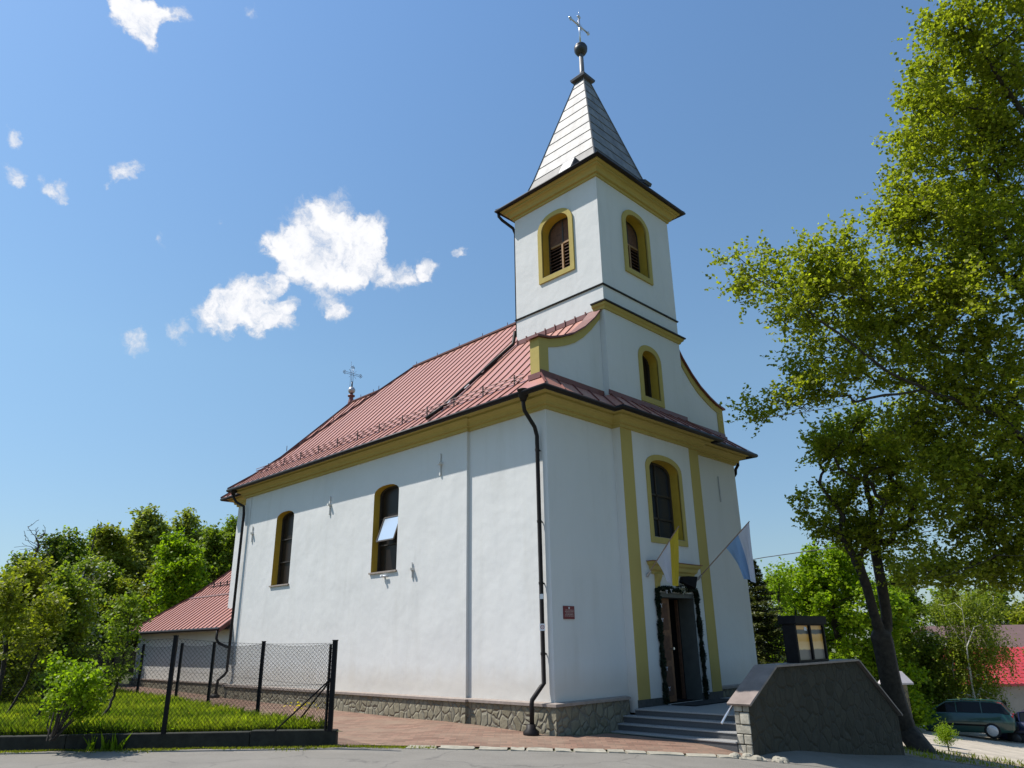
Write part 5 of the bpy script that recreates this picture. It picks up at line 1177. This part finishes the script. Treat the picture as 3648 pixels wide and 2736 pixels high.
# small pillar with hipped pale cap behind the trunk
Bq = gp(3160, 24.5); ztop = float(at(3160, 2390, 24.5)[2]); zev = float(at(3160, 2429, 24.5)[2]); hwid = 44*24.5/FPX
pv = empty('shrine_pillar', (Bq[0], Bq[1], Bq[2]), 'dark pillar with a pale hipped metal cap behind the leaning trunk', 'pillar', rz=-YAW+.15)
MB().box(-hwid*.6, hwid*.6, -hwid*.5, hwid*.5, -.3, zev-Bq[2]).build('shaft', STONE, pv)
h = zev-Bq[2]; h2 = ztop-Bq[2]; a, b = hwid, hwid*.8
MB().add([(-a, -b, h), (a, -b, h), (a, b, h), (-a, b, h), (-a*.55, -b*.3, h2), (a*.55, -b*.3, h2), (a*.55, b*.3, h2), (-a*.55, b*.3, h2), (-a, -b, h-.05), (a, -b, h-.05), (a, b, h-.05), (-a, b, h-.05)], [(0, 1, 5, 4), (1, 2, 6, 5), (2, 3, 7, 6), (3, 0, 4, 7), (4, 5, 6, 7), (8, 9, 1, 0), (9, 10, 2, 1), (10, 11, 3, 2), (11, 8, 0, 3), (11, 10, 9, 8)]).build('cap', plain('pale_sheet_cap', (.55, .50, .50), .5, .1), pv)

# buildings at the right edge
def house(name, label, pxl, pxr, D, eave_y, ridge_y, roofm, wallm, depth, win=False, rot=0.0, ribs=True):
    L_ = at(pxl, eave_y, D); R_ = at(pxr, eave_y, D); z_e = float(at((pxl+pxr)/2, eave_y, D)[2]); base = G(L_[0], L_[1])-1.0
    d = Vector((R_[0]-L_[0], R_[1]-L_[1], 0)); Ln = d.length; d.normalize(); n_ = Vector((-d.y, d.x, 0))
    if n_.dot(Vector((FW[0], FW[1], 0))) < 0: n_ = -n_
    o = empty(name, (L_[0], L_[1], base), label, 'building'); zr_ = float(at((pxl+pxr)/2, ridge_y, D+depth/2)[2]); A = Vector((0, 0, 0)); H_ = z_e-base
    P = lambda u, v, z: A+d*u+n_*v+Vector((0, 0, z))
    m = MB(); m.add([P(.3, .4, 0), P(Ln-.3, .4, 0), P(Ln-.3, depth-.4, 0), P(.3, depth-.4, 0), P(.3, .4, H_), P(Ln-.3, .4, H_), P(Ln-.3, depth-.4, H_), P(.3, depth-.4, H_), P(.3, depth/2, H_+(zr_-z_e)*.93), P(Ln-.3, depth/2, H_+(zr_-z_e)*.93)],
        [(0, 1, 5, 4), (1, 2, 6, 5), (2, 3, 7, 6), (3, 0, 4, 7), (4, 8, 7), (5, 6, 9)]); m.build('wall', wallm, o)
    hr = zr_-base; m = MB(); m.add([P(0, 0, H_), P(Ln, 0, H_), P(Ln, depth/2, hr), P(0, depth/2, hr), P(Ln, depth, H_), P(0, depth, H_)]+[P(0, 0, H_-.12), P(Ln, 0, H_-.12), P(Ln, depth/2, hr-.12), P(0, depth/2, hr-.12), P(Ln, depth, H_-.12), P(0, depth, H_-.12)],
        [(0, 1, 2, 3), (3, 2, 4, 5), (6, 9, 8, 7), (9, 11, 10, 8), (0, 6, 7, 1), (5, 4, 10, 11), (0, 3, 9, 6), (3, 5, 11, 9), (1, 7, 8, 2), (2, 8, 10, 4)]); rf = m.build('roof', roofm, o)
    if ribs:
        m = MB(); u = .2
        while u < Ln: seam(m, [P(u, 0, H_), P(u, depth/2, hr)], tuple(-n_*.5+Vector((0, 0, .8))), .04, .09); u += .32
        v = .25
        while v < depth/2: f_ = v/(depth/2); m.obox(P(Ln/2, v, H_+(hr-H_)*f_+.012), d*Ln, n_*.02, (0, 0, .012)); v += .38
        m.build('roof_rib', roofm, rf)
    return o, P, H_, Ln
REDT = plain('bright_red_tile_sheet', (.42, .045, .05), .45, 0, .15, 3); BRT = plain('brown_roof_felt', (.13, .075, .065), .8, 0, .12, 2)
GREYW = plain('grey_rendered_wall', (.30, .29, .26), .9, 0, .12, 1.5, .3, 12)
o, P, H_, Ln = house('garage_building', 'low grey building with a bright red ribbed roof behind the cars', 3385, 4300, 38, 2432, 2303, REDT, GREYW, 8)
u0 = 8.0*0+ (3536-3335)/FPX*38; fr_ = MB().obox(P(u0-.4, .38, H_-1.1), P(1, 0, 0)*.72-P(0, 0, 0), (P(0, 1, 0)-P(0, 0, 0))*.06, (0, 0, .5)).build('window', BLACKI, o)
house('brown_roof_house', 'house with a plain dark brown roof rising behind the red roof', 3500, 4500, 50, 2330, 2219, BRT, GREYW, 14, ribs=False)

# cars
def car(name, label, px, D, heading, paint, estate, rimm):
    Bq = gp(px, D); o = empty(name, (Bq[0], Bq[1], Bq[2]+.02), label, 'car', 'cars parked on the concrete lot', rz=heading)
    Lc, Wc = 4.45, 1.70
    # stations along x (front at +x): x, sill z, belt z, half width
    st0 = [(2.20, .38, .58, .60), (2.08, .26, .72, .76), (1.75, .22, .80, .83), (1.1, .20, .90, .85), (.75, .20, .96, .85), (0, .20, .97, .86), (-1.0, .20, .98, .86), (-1.7, .22, .99, .85), (-2.08, .26, .97, .80), (-2.24, .40, .80, .68)]
    V = []; n = 9
    for x, z0, z1, hw in st0:
        for a, b in ((-1, z0), (-1.02, z0+.1), (-1.03, (z0+z1)/2), (-.99, z1-.06), (-.90, z1), (.90, z1), (.99, z1-.06), (1.03, (z0+z1)/2), (1.02, z0+.1), (1, z0)): V.append((x, a*hw, b))
    k = 10; F = [(i*k+j, i*k+(j+1) % k, (i+1)*k+(j+1) % k, (i+1)*k+j) for i in range(len(st0)-1) for j in range(k)]+[tuple(range(k)), tuple((len(st0)-1)*k+j for j in range(k-1, -1, -1))]
    body = MB().add(V, F).build('body', paint, o, True, bevel=0)
    gs = ([(.95, .95, .70), (.25, 1.36, .62), (-.4, 1.42, .61), (-1.55, 1.40, .60), (-1.85, 1.32, .60), (-2.12, .97, .68)] if estate else [(.95, .95, .70), (.20, 1.34, .60), (-.5, 1.40, .58), (-1.1, 1.33, .58), (-1.75, .98, .66)])
    V = []
    for x, z, hw in gs: V += [(x, -.78, .95), (x, -hw, z), (x, hw, z), (x, .78, .95)]
    MB().add(V, [(i*4+j, i*4+j+1, i*4+5+j, i*4+4+j) for i in range(len(gs)-1) for j in range(3)]).build('window', CGLASS, body, False)
    m = MB(); m.add([(gs[i][0], s0*(gs[i][2]+.012), gs[i][1]+.012) for i in range(1, len(gs)-1) for s0 in (-1, 1)], [(2*i, 2*i+1, 2*i+3, 2*i+2) for i in range(len(gs)-3)])
    for s0 in (-1, 1):
        for i in range(len(gs)-1): 
            a, b = gs[i], gs[i+1]; pa = Vector((a[0], s0*(a[2] if i else .78), a[1])); pb = Vector((b[0], s0*(b[2] if i < len(gs)-2 else .70), b[1])); m.tube([pa, pb], .025, 5)
        for x in (-.15, -1.1): zt = float(np.interp(-x, [-g[0] for g in gs], [g[1] for g in gs])); m.tube([(x, s0*.785, .95), (x, s0*.62, zt)], .03, 5)
    m.build('roof', paint, body)
    for s0 in (-1, 1):
        for x in (1.36, -1.36):
            w_ = MB().lathe((x, s0*.74, .30), [(.30, -.01), (.31, .03), (.31, .13), (.28, .16), (.2, .155)], 22, (0, s0, 0)).build('tyre', plain('tyre_rubber', (.015, .015, .016), .9), o, True)
            MB().lathe((x, s0*.885, .30), [(.225, 0), (.21, .02), (.08, .035), (.02, .035)], 20, (0, s0, 0)).build('rim', rimm, w_, True)
        MB().obox((-2.17, s0*.62, .78), (.08, 0, 0), (0, .18, 0), (0, 0, .22)).build('tail_light', plain('red_lens', (.35, .01, .01), .2), o, bevel=.01)
        MB().obox((2.12, s0*.55, .62), (.10, 0, 0), (0, .30, 0), (0, 0, .13)).build('headlight', LGLASS, o, bevel=.02)
        MB().obox((.72, s0*.93, .98), (.10, 0, 0), (0, .16, 0), (0, 0, .12)).build('mirror', paint, o, bevel=.03)
        MB().obox((-.4, s0*.885, .50), (2.0, 0, 0), (0, .02, 0), (0, 0, .06)).build('side_moulding', DARKM, o)
    MB().box(-2.30, -2.18, -.70, .70, .30, .50).build('bumper', DARKM, o, bevel=.03); MB().box(2.15, 2.28, -.66, .66, .30, .48).build('bumper', DARKM, o, bevel=.03)
    return o
CGLASS = glassm('car_glass', (.008, .009, .010), .12, 0, .2)
def paintm(n, c):
    mm = Mat(n, .3, .0, .5); mm.base(c); mm.b.inputs['Coat Weight'].default_value = .7; return mm.m
hd = math.atan2(RT[1], RT[0])
car('parked_car', 'dark green estate car with pale hubcaps parked behind the tree trunk', 3345, 33.5, hd+math.pi-.60, paintm('green_car_paint', (.006, .050, .038)), True, plain('pale_hubcap', (.62, .60, .60), .35, .3))
car('parked_car', 'dark blue car parked with its bonnet to the right of the green one', 3675, 32.5, hd-.75, paintm('navy_car_paint', (.010, .012, .045)), False, plain('dark_hub', (.05, .05, .055), .4, .3))
car('parked_car', 'pale silver car partly hidden behind the dark blue one', 3730, 35.0, hd-.6, paintm('silver_car_paint', (.38, .38, .42)), False, SILVER)
# overhead cable
tag(MB().tube([at(2400, 2045, 33), at(2721, 1986, 32), at(3060, 1938, 31), at(3422, 1872, 30), at(4100, 1730, 29)], .018, 5).build('overhead_cable', plain('grey_cable_sheath', (.16, .15, .16), .7)), 'thin overhead cable sloping across the sky right of the church', 'cable')

# ------------------------------------------------------------------ grass, weeds, dandelions
def blades(name, pts, h, mat, rng, wd=.012, label=None, cat=None):
    n = len(pts); a = rng.uniform(0, 6.28, n); H_ = h*rng.uniform(.5, 1.3, n); bend = rng.normal(size=(n, 2))*.35*H_[:, None]
    v = np.empty((n, 4, 3)); dx = np.c_[np.cos(a), np.sin(a)]*wd*rng.uniform(.6, 1.5, (n, 1))
    P = np.asarray(pts); v[:, 0] = P; v[:, 0, :2] -= dx; v[:, 1] = P; v[:, 1, :2] += dx
    v[:, 2] = P; v[:, 2, :2] += bend*.4+dx*.7; v[:, 2, 2] += H_*.6; v[:, 3] = P; v[:, 3, :2] += bend; v[:, 3, 2] += H_
    me = bpy.data.meshes.new(name); me.vertices.add(n*4); me.vertices.foreach_set('co', v.reshape(-1)); me.loops.add(n*4); me.loops.foreach_set('vertex_index', np.arange(n*4, dtype=np.int32)); me.polygons.add(n)
    me.polygons.foreach_set('loop_start', np.arange(0, n*4, 4, dtype=np.int32)); me.polygons.foreach_set('loop_total', np.full(n, 4, dtype=np.int32))
    at_ = me.attributes.new('tint', 'FLOAT', 'FACE'); nz = .5+.22*np.sin(P[:, 0]*1.7+P[:, 1]*.9)+.2*np.sin(P[:, 0]*.6-P[:, 1]*2.3+1)+.15*np.sin(P[:, 0]*4.1+P[:, 1]*3.7); at_.data.foreach_set('value', np.clip(nz*.75+rng.random(n)*.5-.2, 0, 1).astype(np.float32)); me.update(); me.validate(); me.materials.append(mat)
    o = bpy.data.objects.new(name, me); C.objects.link(o); return tag(o, label, cat, kind='stuff')
rgn = np.random.default_rng(12)
def lawn_pts(n, tmax, k=1.6):
    out = []
    while len(out) < n:
        t = TE+.2+(tmax)*rgn.random()**k; s0 = -4.1-rgn.random()*(9+t*.5)
        x, y = xy(s0, t)
        fx = np.interp(y, [p[1] for p in FEN], [p[0] for p in FEN])-.08
        if x > fx: continue
        out.append((x, y, GZ(x, y)-.01))
    return out
blades('grass', lawn_pts(130000, 9), .12, L_GRASS, rgn, .0055, 'bright spring grass covering the fenced lawn', 'grass')
blades('tall_grass', lawn_pts(45000, 24, 1.0), .22, L_GRASS, rgn, .010, 'taller rough grass at the back of the lawn and under the trees', 'grass')
cl = []
for c in range(90):
    x, y, z = lawn_pts(1, 11, 1.2)[0]; m_ = rgn.integers(60, 160); cl += [(x+rgn.normal()*.14, y+rgn.normal()*.14, z+abs(rgn.normal())*.05) for _ in range(m_)]
for k in range(60):   # band of weeds against the side fence
    y = rgn.uniform(3.0, 14); fx = np.interp(y, [p[1] for p in FEN], [p[0] for p in FEN]); cl += [(fx-.22-abs(rgn.normal())*.12, y+rgn.normal()*.2, G(fx, y)+rgn.random()*.22) for _ in range(60)]
oo = foliage('broadleaf_weeds', np.array(cl), .07, L_LIME, None, rgn, up=.8); tag(oo, 'clumps of broad leaved weeds growing in the lawn', 'weeds', kind='stuff')
dn = np.array([(x, y, z+.16+.05*rgn.random()) for x, y, z in lawn_pts(110, 9, 1.2)]+[(-3.95+rgn.normal()*.12, 2.75+rgn.normal()*.25, .02+rgn.random()*.12) for _ in range(40)])
tag(foliage('dandelions', dn, .055, L_YEL, None, rgn, up=1.5, aspect=1.0), 'scattered yellow dandelion and mustard flowers in the lawn', 'flowers', kind='stuff')
kp = []
for k in range(5200):
    s0 = -4.0-rgn.random()*9 if rgn.random() < .8 else rgn.uniform(-4.2, -2.2); w_ = abs(rgn.normal())*.07*(1.4+math.sin(s0*2.3)+.6*math.sin(s0*5.1)); x, y = xy(s0, TE-.05-w_ if s0 < -3.9 else TE+rgn.normal()*.06); kp.append((x, y, G(x, y)))
blades('verge_weeds', kp, .035, L_OLIVE, rgn, .006, 'short weeds growing along the foot of the kerb wall', 'weeds')
m_ = []
for c in ((-8.1, .02), (-8.35, .0), (-7.9, .05), (-11.3, 0), (-10.7, 0)):
    x, y = xy(c[0], TE-.08); m_ += [(x+rgn.normal()*.04, y+rgn.normal()*.04, G(x, y)) for _ in range(14)]
blades('verge_leaves', m_, .26, L_LIME, rgn, .022, 'long leaved weeds leaning on the kerb wall face', 'weeds')
vp = []
for k in range(1400):
    s0 = 9.2+rgn.random()**1.4*9; t0 = rgn.uniform(5.6, 7.2) if rgn.random() < .6 else rgn.normal()*.3+4.6; x, y = xy(s0, t0); vp.append((x, y, G(x, y)+.012))
blades('verge_grass', vp, .10, L_OLIVE, rgn, .012, 'sparse grass on the dry verge by the parking lot', 'grass')
